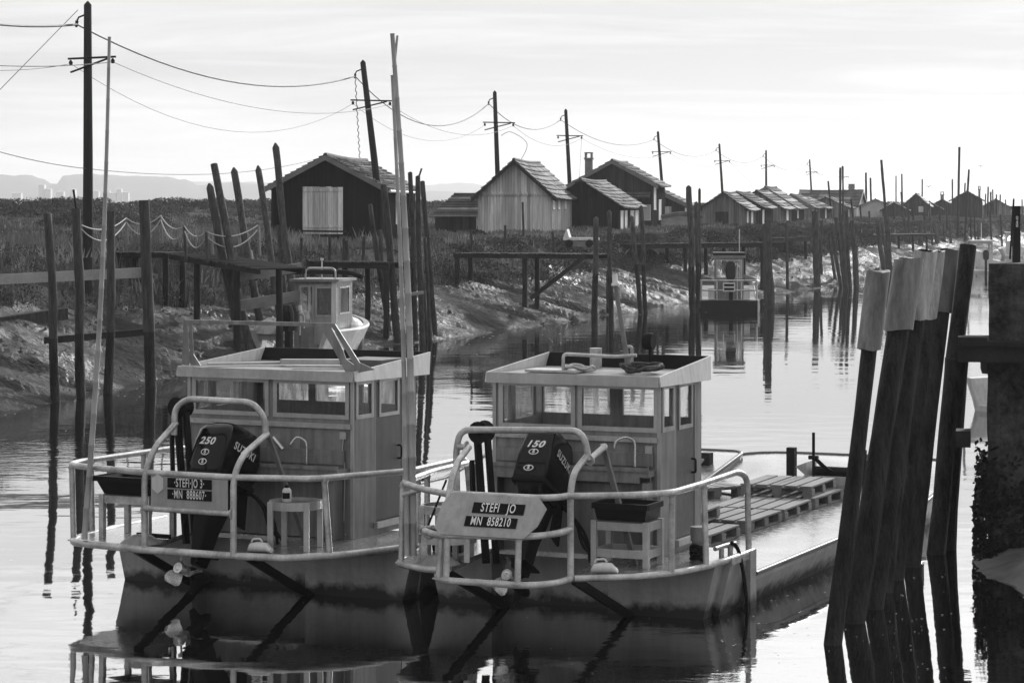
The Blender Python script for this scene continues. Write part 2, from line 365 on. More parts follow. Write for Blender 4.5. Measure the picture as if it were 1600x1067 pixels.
def ZF(a, s):
    m_ = 4.3 + 1.3*N(a*.07, 3) ; top = 1.35 + .25*N(a*.11, 8)
    if s < 0: z = s*.3
    elif s < m_: z = top * (s/m_)**1.08
    elif s < m_+2.4: z = top + (2.75-top)*sst((s-m_)/2.4)
    else: z = 2.75 + .25*sst((s-m_-2.4)/5)
    if -2 < s < m_+2:
        wgt = sst((s+1.0)/2.2)*sst((m_+2-s)/2.5)
        r1 = 1-abs(N((a+.9*s)*.95, s*.16, 1.5)); r2 = 1-abs(N((a+.55*s)*.32, s*.1, 5.5)); r3 = N((a+.7*s)*2.6, s*.5, 2)
        r4 = 1-abs(N((a+.8*s)*2.3, s*.35, 7.5)); z += wgt*(.34*(r1-.8) + .66*(r2-.82) + .26*(r4-.8) + .07*r3 + .04*N(a*5, s*3)) + .05*N(a*1.7, s*1.7)
    elif s >= m_+2: z += .10*N(a*.35, s*.35)*sst((s-m_-2)/2) + .1*N(a*.08, s*.1)
    if s > 46: z += 1.15*sst((s-46)/22)*(1+.25*N(a*.03, s*.03)) - 1.0*sst((s-110)/60)
    return z
def ground(X, Y): a, s = project(X, Y); return ZF(a, s)
def build_bank():
    al = []; a = 0
    while a < cum[-1]-1:
        al.append(a); p, _ = bank_at(a); D = max(p.y, 20)
        a += (.15 if 45 < D < 118 else .4 if D < 125 else .9 if D < 200 else 2 if D < 300 else 12)
    sl = [-9,-4,-2,-1.2] + [-.8+.15*i for i in range(60)] + [8.4,8.8,9.4,10,11,12,13.5,15,17,19,22,25,29,33,38,43,48,53,58,63,68,75,85,95,110,130,160,220,350,600,1200,2600]
    vs = []; fs = []; mi = []; ns = len(sl)
    for a in al:
        p, n_ = bank_at(a)
        for s in sl:
            q = p + n_*s; vs.append((q.x, q.y, ZF(a, s)))
    for i in range(len(al)-1):
        for j in range(ns-1):
            fs.append((i*ns+j, (i+1)*ns+j, (i+1)*ns+j+1, i*ns+j+1)); mi.append((0 if vs[i*ns][1]+6*N(al[i]*.2) < 116 else 2) if sl[j] < 4.6+.9*N(al[i]*.3, 4) else 1)
    me = bpy.data.meshes.new('river_bank'); me.from_pydata(vs, [], fs); me.materials.append(MT['mud']); me.materials.append(MT['grass']); me.materials.append(MT['mudd'])
    me.polygons.foreach_set('material_index', mi); me.polygons.foreach_set('use_smooth', [True]*len(fs)); me.update()
    o = bpy.data.objects.new('river_bank', me); COL.objects.link(o); o['kind'] = 'structure'
build_bank()
wb = MB(); wb.add([(-2500,-60,0),(2500,-60,0),(2500,5200,0),(-2500,5200,0)], [(0,1,2,3)])
tag(wb.build('water', MT['water']), kind='structure')
# the far shore, a low spit the channel bends behind
# near mud by the pier
def mud_mound():
    vs = []; fs = []; nx, ny = 46, 40; x0, x1, y0, y1 = 4.9, 9.5, 25.5, 34
    for j in range(ny+1):
        for i in range(nx+1):
            X = x0+(x1-x0)*i/nx; Y = y0+(y1-y0)*j/ny
            e = ((X-7.9)/2.35)**2 + ((Y-30.4)/3.3)**2
            z = .42*(1-e) + .10*N(X*1.5, Y*1.1) + .05*N(X*5, Y*4)
            vs.append((X, Y, max(z, -.5)))
    for j in range(ny):
        for i in range(nx): k = j*(nx+1)+i; fs.append((k, k+1, k+nx+2, k+nx+1))
    m_ = MB(); m_.add(vs, fs, True); tag(m_.build('mud_mound', MT['silt']), kind='structure')
mud_mound()

# ------------------------------------------------------------------ marsh plants (ground cover)
def frand(a, b): return random.uniform(a, b)
def in_view(p, mx=60): x = 800+4000*p.x/p.y; return -mx < x < 1600+mx
def grass_cover():
    m_ = MB(); vs = []; fs = []
    cnt = 0
    while cnt < 30000:
        a = frand(55, cum[-1]*.33) if random.random() < .75 else frand(60, 190)
        r = random.random(); s = 4.6 + (frand(0, 9) if r < .55 else frand(9, 60))
        p, n_ = bank_at(a); q = p + n_*s
        if q.y < 48 or q.y > 330 or not in_view(q): continue
        if N(q.x*.25, q.y*.25, 4) < -.22: continue
        z = ZF(a, s); h = frand(.18, .5)*(1.25 if N(q.x*.12, q.y*.12, 9) > .1 else .8)*(1 if q.y < 105 else .55); wd = frand(.018, .04)*(1 if q.y < 110 else 1.8)
        for _ in range(3):
            an = frand(0, 6.28); dx, dy = math.cos(an)*wd, math.sin(an)*wd; lx, ly = frand(-.28, .28)*h, frand(-.28, .28)*h
            bx, by = q.x+frand(-.16, .16), q.y+frand(-.16, .16); o = len(vs)
            vs += [(bx-dx, by-dy, z-.05), (bx+dx, by+dy, z-.05), (bx+lx*.5+dx*.6, by+ly*.5+dy*.6, z+h*.6), (bx+lx, by+ly, z+h), (bx+lx*.5-dx*.6, by+ly*.5-dy*.6, z+h*.6)]
            fs.append((o, o+1, o+2, o+3, o+4))
        cnt += 1
    m_.add(vs, fs, False); tag(m_.build('marsh_grass', MT['blade']), kind='stuff')
grass_cover()
def leaf_clump(vs, fs, c, r, h, n, ls):
    for _ in range(n):
        u = frand(0, 6.28); v = frand(0, 1)**.7; rr = r*math.sqrt(1-v*v*.9)*frand(.75, 1.08)
        p = Vector((c.x+math.cos(u)*rr, c.y+math.sin(u)*rr, c.z+h*v*frand(.85, 1.12)))
        d = Vector((frand(-1,1), frand(-1,1), frand(-.3,1))).normalized(); e = d.orthogonal().normalized(); t = d.cross(e)
        k = ls*frand(.6, 1.4); o = len(vs); vs += [p-e*k*.5, p+t*k*.45, p+e*k*.9, p-t*k*.45]; fs.append((o, o+1, o+2, o+3))
def pale_reeds():
    vs = []; fs = []; cnt = 0
    while cnt < 420:
        a = frand(52, 230); s = frand(5.2, 13) if random.random() < .6 else frand(13, 55); p, n_ = bank_at(a); q = p+n_*s
        if not in_view(q, 20) or q.y > 260 or N(q.x*.15, q.y*.15, 6) < .0: continue
        z = ZF(a, s); H_ = frand(.35, .85)*(1 if q.y < 105 else .5); k = 1 if q.y < 110 else 1.7
        for _ in range(14):
            an = frand(0, 6.28); w_ = .012*k*frand(.7, 1.5); bx, by = q.x+random.gauss(0, .2), q.y+random.gauss(0, .2); h = H_*frand(.5, 1.1); lx, ly = random.gauss(0, .14), random.gauss(0, .14)
            dx, dy = math.cos(an)*w_, math.sin(an)*w_; o = len(vs)
            vs += [(bx-dx, by-dy, z-.05), (bx+dx, by+dy, z-.05), (bx+lx*.4+dx, by+ly*.4+dy, z+h*.6), (bx+lx, by+ly, z+h), (bx+lx*.4-dx, by+ly*.4-dy, z+h*.6)]; fs.append((o, o+1, o+2, o+3, o+4))
        cnt += 1
    for _ in range(900):                   # the strip of bleached grass behind the left piles
        q = wz(frand(-20, 150), frand(383, 399), 3.0); z = ground(q.x, q.y) if _ % 9 == 0 else z; bx, by = q.x, q.y; o = len(vs); h = frand(.1, .26); lx = frand(-.1, .1); w_ = .025
        vs += [(bx-w_, by, z-.05), (bx+w_, by, z-.05), (bx+lx+w_*.5, by, z+h*.7), (bx+lx*1.4, by, z+h)]; fs.append((o, o+1, o+2, o+3))
    m_ = MB(); m_.add(vs, fs, False); tag(m_.build('pale_reeds', MT['reed']), kind='stuff')
pale_reeds()
def scrub_cover():
    vs = []; fs = []; cnt = 0
    while cnt < 900:
        a = frand(50, cum[-1]*.30); k = random.random()
        s = frand(4.4, 7.2) if k < .55 else frand(7, 15) if k < .75 else frand(15, 60)
        p, n_ = bank_at(a); q = p+n_*s
        if q.y < 48 or q.y > 300 or not in_view(q, 30): continue
        z = ZF(a, s); r = frand(.35, .95); q = Vector((q.x, q.y, z-.08))
        if k > .75 and N(q.x*.1, q.y*.1) < -.1: continue
        leaf_clump(vs, fs, q, r, frand(.3, .62)*(1 if q.y < 90 or s < 6.2 else .45), 210, .05 if q.y < 100 else .075); cnt += 1
    m_ = MB(); m_.add(vs, fs, False); tag(m_.build('salt_marsh_scrub', MT['scrub']), kind='stuff')
    vs = []; fs = []; cnt = 0
    while cnt < 520:
        s = frand(46, 100); a = frand(60, 420); p, n_ = bank_at(a); q = p+n_*s
        if q.y < 110 or q.y > 420 or not in_view(q, 30): continue
        z = ZF(a, s); hh = frand(.4, 1.0)*(1 if q.x < 0 else .8)
        leaf_clump(vs, fs, Vector((q.x, q.y, z-.2)), frand(1.2, 3.2), hh, 420, .13); cnt += 1
    m_ = MB(); m_.add(vs, fs, False); tag(m_.build('dune_thicket', MT['scrub']), kind='stuff')
scrub_cover()
def far_thicket():                         # brush along the far bend at the right of the picture
    vs = []; fs = []
    for _ in range(150):
        a = frand(cum[0]+330, cum[-1]*.55); s = frand(5, 16); p, n_ = bank_at(a); q = p+n_*s
        if q.y < 225 or not in_view(q, 40): continue
        leaf_clump(vs, fs, Vector((q.x, q.y, ZF(a, s)-.2)), frand(1, 2.6), frand(.7, 1.7), 130, .3)
    m_ = MB(); m_.add(vs, fs, False); tag(m_.build('riverside_brush', MT['scrub']), kind='stuff')
far_thicket()

def mud_debris():                          # stones, shells and weed lumps strewn over the mud
    vs = []; fs = []
    for _ in range(2600):
        a = frand(48, 190); s = frand(-.1, 4.6) if random.random() < .7 else frand(3.4, 5.6); p, n_ = bank_at(a); q = p+n_*s
        if not in_view(q, 10): continue
        z = ZF(a, s); r = .05*frand(.4, 1)**2*(1 if random.random() < .93 else 3.5)+.02; o = len(vs)
        for k in range(6): an = k*math.pi/3+frand(-.3, .3); vs.append((q.x+math.cos(an)*r*frand(.7, 1.3), q.y+math.sin(an)*r*frand(.7, 1.3), z-.02))
        vs.append((q.x+frand(-.3, .3)*r, q.y+frand(-.3, .3)*r, z+r*frand(.4, 1))); fs += [(o+k, o+(k+1) % 6, o+6) for k in range(6)]
    m_ = MB(); m_.add(vs, fs, False); tag(m_.build('mud_debris', MT['pileb']), kind='stuff')
mud_debris()
def foam():                                # flecks of foam and straw drifting on the water
    vs = []; fs = []
    for _ in range(420):
        k = random.random()
        if k < .45: a = frand(50, 190); s = -abs(random.gauss(0, 1.6))-.1; p, n_ = bank_at(a); q = p+n_*s
        elif k < .8: q = wz(frand(1120, 1480), frand(880, 1060), 0)
        else: q = wz(frand(0, 1500), frand(560, 1060), 0)
        r = frand(.006, .02)*q.y/45; o = len(vs); n = 5
        for j in range(n): an = j*6.283/n; vs.append((q.x+math.cos(an)*r*frand(.6, 1.8), q.y+math.sin(an)*r*frand(.6, 1.5), .006))
        fs.append(tuple(range(o, o+n)))
    m_ = MB(); m_.add(vs, fs, False); tag(m_.build('foam_flecks', MT['letter']), kind='stuff')
foam()
# ------------------------------------------------------------------ far hills, far trees, the town
def hill(name, pts, D, depth, seed):
    # pts: (column, row) of the crest; a rounded ridge of that height with real depth
    xs = [p[0] for p in pts]; n_ = 110; cross = [(-1,0),(-.7,.35),(-.4,.72),(-.15,.95),(0,1),(.3,.9),(.7,.5),(1,0)]
    vs = []; fs = []; nc = len(cross)
    for i in range(n_+1):
        px = xs[0]+(xs[-1]-xs[0])*i/n_
        for j in range(len(pts)-1):
            if pts[j][0] <= px <= pts[j+1][0]:
                t = sst((px-pts[j][0])/(pts[j+1][0]-pts[j][0])); py = pts[j][1]*(1-t)+pts[j+1][1]*t; break
        hgt = EYE-(py-HY)*D/F + D*.0006*N(px*.07, seed)+ D*.0004*N(px*.25, seed)
        for c, k in cross:
            vs.append(((px-800)*D/F*(1+c*depth/D), D+c*depth, 2+(hgt-2)*k + (D*.0007*N(px*.2, c*5, seed) if 0 < k < 1 else 0)))
    for i in range(n_):
        for j in range(nc-1): k = i*nc+j; fs.append((k, k+nc, k+nc+1, k+1))
    m_ = MB(); m_.add(vs, fs, True); tag(m_.build(name, MT['far']), kind='structure')
hill('hills', [(-150,282),(0,274),(45,274),(70,280),(85,290),(100,274),(130,272),(200,275),(250,276),(290,281),(310,290),(345,285),(420,288),(520,294),(700,299),(800,312),(900,321)], 4500, 500, 1)
hill('hills', [(-150,286),(60,288),(180,284),(330,284),(480,286),(640,290),(720,286),(820,300),(960,318)], 6200, 600, 9)
hill('hills', [(1280,330),(1370,322),(1410,321),(1440,320),(1462,318),(1478,322),(1520,331),(1620,326),(1760,322)], 2600, 220, 4)

def far_block(px, py0, py1, wpx, D, mt=MT['white'], lab=''):
    c = wp(px, 322, D); wd = wpx*D/F; zt = EYE-(py0-HY)*D/F; zb = EYE-(py1-HY)*D/F-8
    t = thing('far_house', lab, 'house', (c.x, D, zb), 0, 'pale houses at the foot of the far hills')
    m_ = MB(); m_.box((-wd/2, -5, 0), (wd/2, 5, zt-zb)); m_.build('wall', mt, t)
    m_ = MB(); h = zt-zb
    m_.add([(-wd/2-.5,-5.5,h),(wd/2+.5,-5.5,h),(wd/2+.5,5.5,h),(-wd/2-.5,5.5,h),(-wd/2-.5,0,h+wd*.12),(wd/2+.5,0,h+wd*.12)], [(0,1,5,4),(2,3,4,5),(0,4,3),(1,2,5),(0,3,2,1)], False)
    m_.build('roof', MT['pale'], t)
for i, (px, a, b, wd) in enumerate([(66,289,300,9),(76,296,303,9),(27,302,306,14),(95,300,305,11),(115,296,304,7),(148,299,304,14),(167,298,303,10),(187,296,305,7),(197,301,306,9),(177,302,307,11)]):
    far_block(px, a, b, wd, 2600, lab=['tall white block standing highest in the misty town','white house just right of the tall block in the misty town','low white shed farthest left below the misty hills','pale house left of the first power pole in the mist','narrow pale house beside the first power pole in the mist','wide pale house right of the bamboo mast in the mist','pale house between two others at the middle of the misty town','bright white house near the right end of the misty town','small low white house farthest right in the misty town','low pale house in front at the right of the misty town'][i])

# ------------------------------------------------------------------ huts
def wall_frame(x0, x1, z0, zw, zr, L):
    xm = (x0+x1)/2
    return xm
def hut(label, px, D, wd, wall_h, ridge_h, L, head, wm, z0=None, courses=9, over=.28, gable_over=.3, tile='tile', board=True, door=None, wins=(), side_wins=(), chimney=None, fascia=None, battens=True, cat='hut', sag=.06, name='wooden_hut', scallop=False, light=.35, seed=0, apron=None):
    X = (px-800)*D/F
    if z0 is None: z0 = min(ground(X, D), ground(X, D+L*.5))-.1
    t = thing(name, label, cat, (X, D, z0), R(-head), 'huts along the bank')
    rnd = random.Random(seed+int(px))
    h2 = wd/2; m_ = MB(); pl = [(-h2,0,0),(h2,0,0),(h2,0,wall_h),(0,0,ridge_h),(-h2,0,wall_h)]
    m_.prism([(a, b, c) for a, b, c in pl], (0, L, 0))
    if battens:
        k = -h2+.02
        while k < h2:
            zt = wall_h+(ridge_h-wall_h)*(1-abs(k)/h2)-.03
            m_.box((k, -.022, 0), (k+.03, -.001, zt)); k += .16+rnd.uniform(-.015, .015)
        k = .1
        while k < L:
            m_.box((h2+.001, k, 0), (h2+.022, k+.03, wall_h-.02)); k += .2
    if scallop:                             # lower boards end in a row of points under the gable boards
        k = -h2
        while k < h2-.05:
            m_.prism([(k,-.045,wall_h+.02),(k+.15,-.045,wall_h+.02),(k+.075,-.045,wall_h-.14)][::-1], (0,-.03,0)); k += .15
        m_.box((-h2, -.042, wall_h+.02), (h2, -.024, wall_h+.10))
    m_.build('wall', wm, t)
    # tiled roof: courses laid like steps, every tile with its own small lift
    m_ = MB()
    for sgn in (1, -1):
        e = Vector((sgn*(h2+over), 0, wall_h-over*(ridge_h-wall_h)/h2)); r_ = Vector((0, 0, ridge_h+.03)); d = r_-e; nrm = Vector((sgn*(ridge_h-wall_h), 0, h2)).normalized()
        cols = max(5, int((L+2*gable_over)/.42)) if D < 150 else max(4, int(L/1.0))
        for c in range(courses):
            m_.mat = 1 if rnd.random() < light else 0  # random courses take the paler tile
            for q in range(cols):
                y0 = -gable_over+(L+2*gable_over)*q/cols; y1 = -gable_over+(L+2*gable_over)*(q+1)/cols
                sg = lambda y: -sag*math.sin(math.pi*max(0, min(1, y/L)))+rnd.uniform(-.008, .008)
                a = e+d*(c/courses); b = e+d*((c+1.06)/courses); l0 = .085+rnd.uniform(-.01, .012); l1 = .03
                if rnd.random() < .13: m_.mat = 1-m_.mat
                p = [a+nrm*l0, a+nrm*l0, b+nrm*l1, b+nrm*l1, a, a, b, b]; ys = [y0+.006, y1-.006, y1-.006, y0+.006]*2
                vs = [(v.x, ys[i], v.z+sg(ys[i])) for i, v in enumerate(p)]
                m_.add(vs, [(0,1,2,3),(0,4,5,1),(0,3,7,4),(1,5,6,2)] if sgn > 0 else [(3,2,1,0),(1,5,4,0),(4,7,3,0),(2,6,5,1)], False)
    m_.mat = 0
    ny = max(4, int(L/.5))
    for q in range(ny):
        y0 = -gable_over+(L+2*gable_over)*q/ny; y1 = y0+(L+2*gable_over)/ny+.04; sg = -sag*math.sin(math.pi*max(0, min(1, y0/L)))
        m_.tube([(0, y0, ridge_h+.05+sg), (0, y1, ridge_h+.07+sg)], .09, 7)
    m_.build('roof', [MT[tile], MT['tilel']], t)
    if fascia is not None:
        m_ = MB()
        for sgn in (1, -1):
            for yy in (-gable_over-.03, ):
                a = Vector((sgn*(h2+over), yy, wall_h-over*(ridge_h-wall_h)/h2)); b = Vector((0, yy, ridge_h+.02))
                m_.prism([a+Vector((0,0,.03)), a-Vector((0,0,.17)), b-Vector((0,0,.17)), b+Vector((0,0,.03))], (0, .03, 0))
        m_.build('bargeboard', fascia, t)
    if door:
        x0, x1, zb, zt, dm = door; m_ = MB(); n_ = max(3, int((x1-x0)/.2))
        for i in range(n_): m_.box((x0+(x1-x0)*i/n_+.006, -.075+rnd.uniform(0, .01), zb), (x0+(x1-x0)*(i+1)/n_-.006, -.026, zt+rnd.uniform(-.02, .01)))
        if D < 125:
            for zz in (zt-.18, zb+.25): m_.box((x0+.03, -.10, zz), (x1-.03, -.076, zz+.1))
        m_.build('door', dm, t)
    for x0, x1, zb, zt in wins:
        f = MB()
        for bx in ((x0,zb,x0+.05,zt),(x1-.05,zb,x1,zt),(x0+.05,zt-.05,x1-.05,zt),(x0+.05,zb,x1-.05,zb+.05)): f.box((bx[0],-.07,bx[1]),(bx[2],-.028,bx[3]))
        fo = f.build('window', MT['white'], t); g = MB(); g.box((x0+.05,-.04,zb+.05),(x1-.05,-.03,zt-.05)); g.build('pane', MT['gel'], fo)
    for y0, y1, zb, zt in side_wins:
        f = MB()
        for by in ((y0,zb,y0+.06,zt),(y1-.06,zb,y1,zt),(y0+.06,zt-.06,y1-.06,zt),(y0+.06,zb,y1-.06,zb+.06)): f.box((h2+.026,by[0],by[1]),(h2+.07,by[2],by[3]))
        fo = f.build('side_window', MT['white'], t); g = MB(); g.box((h2+.024,y0+.06,zb+.06),(h2+.04,y1-.06,zt-.06)); g.build('sky_reflection_panel', MT['white'], fo)  # white stands in for the sky reflected in these side windows
    if chimney:
        cx, cy, cw, ct = chimney; m_ = MB(); zb = wall_h+(ridge_h-wall_h)*(1-abs(cx)/h2)-.2
        m_.box((cx-cw/2, cy-cw/2, zb), (cx+cw/2, cy+cw/2, ct)); m_.box((cx-cw/2-.05, cy-cw/2-.05, ct), (cx+cw/2+.05, cy+cw/2+.05, ct+.1))
        for sx in (-1, 1): m_.box((cx+sx*cw*.4-.05, cy-cw/2, ct+.1), (cx+sx*cw*.4+.05, cy+cw/2, ct+.35))
        m_.box((cx-cw/2-.02, cy-cw/2-.02, ct+.351), (cx+cw/2+.02, cy+cw/2+.02, ct+.42))
        m_.build('chimney', MT['brick'], t)
    if apron:
        m_ = MB(); x0, x1, yA, zA, zB = apron
        for i in range(5):
            m_.mat = i % 2; y0 = yA*i/5; y1 = yA*(i+1)/5
            m_.box((x0, -y1-.02, zB+(zA-zB)*i/5), (x1, -y0, zB+(zA-zB)*i/5+.05))
        m_.build('porch_roof', [MT['tile'], MT['tilel']], t)
    return t
h1 = hut('dark tarred wooden hut with a pale bleached double door in its gable', 510, 100, 4.35, 2.25, 3.38, 12, 4, MT['dwood'], 2.9, courses=11, fascia=MT['fascia'], door=(-.93,.66,.35,2.2,MT['door']),
    side_wins=[(.8,1.3,.7,1.9),(4.4,5.1,.7,1.9)], gable_over=.35, light=.3, seed=1)
m_ = MB(); m_.tube([(2.52,-.2,2.02),(2.52,12.2,2.0)], .06, 8); m_.build('gutter', MT['white'], h1)
h2_ = hut('silvery grey wooden hut with a steep tiled roof and scalloped gable boards', 804, 125, 3.62, 2.05, 3.66, 9, 8, MT['gwood'], 2.88, courses=8, fascia=MT['tele'], gable_over=.35, scallop=True,
    side_wins=[(.3,.9,1.3,1.85),(2.4,3.0,1.3,1.85),(5,5.7,1.3,1.85)], light=.42, seed=3)
hut('black low hut tucked between the grey hut and the chimney hut', 908, 133, 3.9, 1.75, 2.95, 9, 10, MT['dwood'], 2.7, courses=8, gable_over=.25, light=.75, side_wins=[(.5,1.6,.2,1.4),(2.2,3.2,.2,1.4),(4.5,6,.2,1.4),(6.5,8,.2,1.4)], seed=5, over=.35)
hut('tall dark gabled hut with a brick chimney at its left', 957, 146, 4.6, 2.75, 3.98, 7, 9, MT['mwood'], 2.9, courses=7, fascia=MT['fascia'], chimney=(-1.55,1.5,.42,4.1), light=.25, seed=8, over=.35, wins=[(1.72,2.2,.6,1.5)], apron=(-.3,2.2,1.2,1.8,2.2), side_wins=[(.2,1.4,1.2,2.6),(3,4.5,.6,1.8)])
hut('low dark hut with a bleached doorway and patched tiled awning', 1024, 157, 3.5, 1.6, 2.4, 4.5, 10, MT['mwood'], 2.9, courses=6, fascia=MT['fascia'], gable_over=.2, door=(.6,1.0,.1,1.4,MT['door']), wins=[(-.9,-.35,.5,1.2)], light=.5, seed=9, apron=(-1.2,.6,1.0,1.35,1.75), side_wins=[(.3,1.5,.2,1.3)])
hut('weathered plank hut whose plain gable faces the river beyond the bend', 1130, 166, 2.85, 1.3, 2.25, 6, 12, MT['mgwood'], 2.9, courses=6, light=.12, tile='tiled', seed=11, side_wins=[(.6,1.4,.2,1.1),(3,4,.2,1.1)], door=(-.5,.35,.05,1.05,MT['mwood']))
rowh = [(1151,173,3.3,1.35,2.25),(1182,184,3.5,1.3,2.4),(1196,194,4.4,1.3,2.75),(1236,212,3.4,1.3,2.25),(1252,226,3.7,1.25,2.1),(1290,246,4.2,1.2,2.1)]
for i, (px, D, wd, wh, rh) in enumerate(rowh):
    hut(['second hut of the tight row, right behind the plain plank gable','third hut of the tight row with a steep roof and a few pale courses','tallest steep roofed hut in the middle of the tight row','hut with a pale eave board after the tallest in the row','low hut fifth along the tight row of roofs','ragged last hut of the tight row behind a pole cluster'][i],
        px, D, wd, wh, rh, 6.5, 13, MT['mgwood'] if i % 2 else MT['mwood'], 2.95, courses=6, light=.12, tile='tiled', seed=20+i, side_wins=[[(.4,1.3,.1,1.1)],[(3,4.2,.3,1.1)],[(1.5,2.2,.4,1.1)],[(.3,.8,.1,1.1),(3,3.6,.2,1)],[(2,3,.1,1.1)],[(.5,1.2,.3,1)]][i], gable_over=.2, fascia=MT['fascia'] if i in (2, 3) else None)
# houses further off
hut('long roofed house with a chimney and one pale gable end', 1345, 285, 5.2, 1.5, 3.05, 6.6, -72, MT['pale'], 2.9, courses=5, battens=False, light=.1, cat='house', name='house', chimney=(.9,1.2,.6,3.4), seed=31, fascia=MT['white'])
hut('plain pale house set end on beside the long roofed house', 1368, 275, 3.6, 1.3, 2.05, 6, 8, MT['pale'], 2.9, courses=5, battens=False, light=.2, cat='house', name='house', seed=33, wins=[(.2,.9,.4,.9)])
hut('small gabled hut standing alone under the far treeline', 1431, 280, 2.7, 1.6, 2.75, 6, 12, MT['mwood'], 2.8, courses=5, battens=False, light=.3, seed=35, wins=[(.3,.8,.8,1.4)])
hut('low far house with a stubby central chimney', 1472, 300, 2.8, 1.45, 2.2, 6, 10, MT['mwood'], 2.8, courses=5, battens=False, light=.2, cat='house', name='house', chimney=(0,1.4,.4,2.7), seed=37)
hut('tall far gabled house with a thin flue pipe on its right', 1511, 262, 3.1, 2.5, 3.35, 6, 10, MT['mwood'], 2.4, courses=5, battens=False, light=.1, cat='house', name='house', chimney=(1.25,2,.22,3.5), seed=39, side_wins=[(.3,1.5,.4,2.2)])
hut('low dark shed hard against the right of the plain pale house', 1398, 272, 2.6, 1.0, 1.6, 5, 10, MT['mwood'], 2.9, courses=5, battens=False, light=.2, tile='tiled', seed=41)
hut('dark shed between the lone gabled hut and the stubby chimney house', 1452, 292, 2.6, 1.2, 1.9, 6, 10, MT['dwood'], 2.8, courses=5, battens=False, light=.2, tile='tiled', seed=43)
hut('grey shed beyond the tall gabled house near the right edge', 1556, 300, 3.4, 1.5, 2.4, 6, 10, MT['mgwood'], 2.6, courses=5, battens=False, light=.2, tile='tiled', seed=45)
def shed():
    D = 131; X = (712-800)*D/F; t = thing('shed', 'low plank shed with a hipped tiled roof leaning against the grey hut', 'shed', (X, D, 2.88), 0, 'huts along the bank')
    m_ = MB(); m_.box((-1.05,0,0),(1.05,3,.98))
    k = -1.04
    while k < 1.0: m_.box((k,-.02,0),(k+.03,-.001,.97)); k += .11
    m_.build('wall', MT['mwood'], t)
    m_ = MB(); n_ = 8
    for c in range(n_):
        t0 = c/n_; t1 = (c+1.05)/n_; m_.mat = 1 if c in (2, 6) else 0
        z0, z1 = .96+1.1*t0, .96+1.1*t1; y0, y1 = -.2+1.7*t0, -.2+1.7*t1; xa, xb = -1.28+1.15*t0, -1.28+1.15*t1
        m_.add([(xa,y0,z0+.05),(1.3,y0,z0+.05),(1.3,y1,z1),(xb,y1,z1),(xa,y0,z0-.02),(1.3,y0,z0-.02)], [(0,1,2,3),(0,4,5,1)], False)
        m_.add([(xa,y0,z0+.05),(xb,y1,z1),(xb,3-y1,z1),(xa,3-y0,z0+.05)], [(0,1,2,3)], False)
        m_.add([(xa,3-y0,z0+.05),(1.3,3-y0,z0+.05),(1.3,3-y1,z1),(xb,3-y1,z1)], [(3,2,1,0)], False)
    m_.mat = 0; m_.tube([(-.13,1.5,2.06),(1.3,1.5,2.06)], .07, 6); m_.build('roof', [MT['tile'], MT['tilel']], t)
    m_ = MB(); m_.tube([(-1.3,-.22,.94),(1.28,-.22,.94)], .045, 7); m_.build('gutter', MT['plank'], t)
shed()

# ------------------------------------------------------------------ power poles and cables
PP = [(137,8,0,7.5),(567,98,28,3),(773,145,6,2),(884,173,8,2),(1028,207,9,2),(1124,226,6,2),(1197,236,0,2),(1265,250,4,2),(1316,260,2,2)]
tips = []; arms = []; lows = []; armb = []
ORD = ['first','second','third','fourth','fifth','sixth','seventh','eighth','ninth','tenth','eleventh','twelfth','thirteenth','fourteenth','fifteenth','sixteenth','seventeenth','eighteenth','nineteenth','twentieth']
PL = ['nearest and tallest dark power pole, left of the tarred hut','leaning power pole rising behind the tarred hut','power pole behind the silvery grey hut','power pole left of the chimney hut','power pole right of the chimney hut','power pole above the plain plank gable','power pole above the tallest hut of the row','power pole left of the long roofed house','power pole in front of the long roofed house']
for i, (px, py, lean, _) in enumerate(PP):
    D = 5.6*F/(HY-py); top = wp(px, py, D); b = top.copy(); b.x += lean*D/F*1.25; b.z = ground(b.x, D)-.4
    t = thing('power_pole', PL[i], 'power pole', (b.x, b.y, b.z), 0, 'power poles along the bank'); q = top-b
    rr = .135 if i < 2 else .12
    m_ = MB(); m_.tube([Vector((0,0,0)), q*.5+Vector((.01,0,0)), q, q+Vector((0,0,.1))], [rr*1.15, rr, rr*.8, .02], 10); m_.build('shaft', MT['tele'], t)
    ca = q*.0 + q - Vector((q.x*.2, 0, 1.5)); d = Vector((1, .55, 0)).normalized() if i else Vector((.82,-.57,0))
    w2 = .95
    m_ = MB(); m_.bar(ca-d*w2*.75-Vector((0,.15,0)), ca+d*w2*1.15-Vector((0,.15,0)), .055, .055); m_.build('crossarm', MT['bmet'], t)
    m_ = MB(); m_.tube([ca+d*w2*.9-Vector((0,.16,.03)), ca-d*w2*.65-Vector((0,.16,.38))], .028, 6); m_.build('brace', MT['bmet'], t)
    for k in (-.65, 1.05):
        m_ = MB(); p = ca+d*w2*k-Vector((0,.15,.04)); m_.tube([p, p-Vector((0,0,.06)), p-Vector((0,0,.14))], [.03,.06,.045], 7); m_.build('insulator', MT['bmet'], t)
    hk = q-Vector((.3,0,.45)); m_ = MB(); m_.tube([q-Vector((0,0,.25)), hk+Vector((.05,0,.1)), hk], .025, 6); m_.tube([hk, hk-Vector((.02,0,.18))], [.05,.035], 7); m_.build('bracket', MT['bmet'], t)
    o = Vector((b.x, b.y, b.z)); tips.append(o+hk-Vector((0,0,.1))); armb.append(o+ca-d*w2*.65-Vector((0,.15,.14))); arms.append(o+ca+d*w2*1.05-Vector((0,.15,.14))); lows.append(o+q*.46)
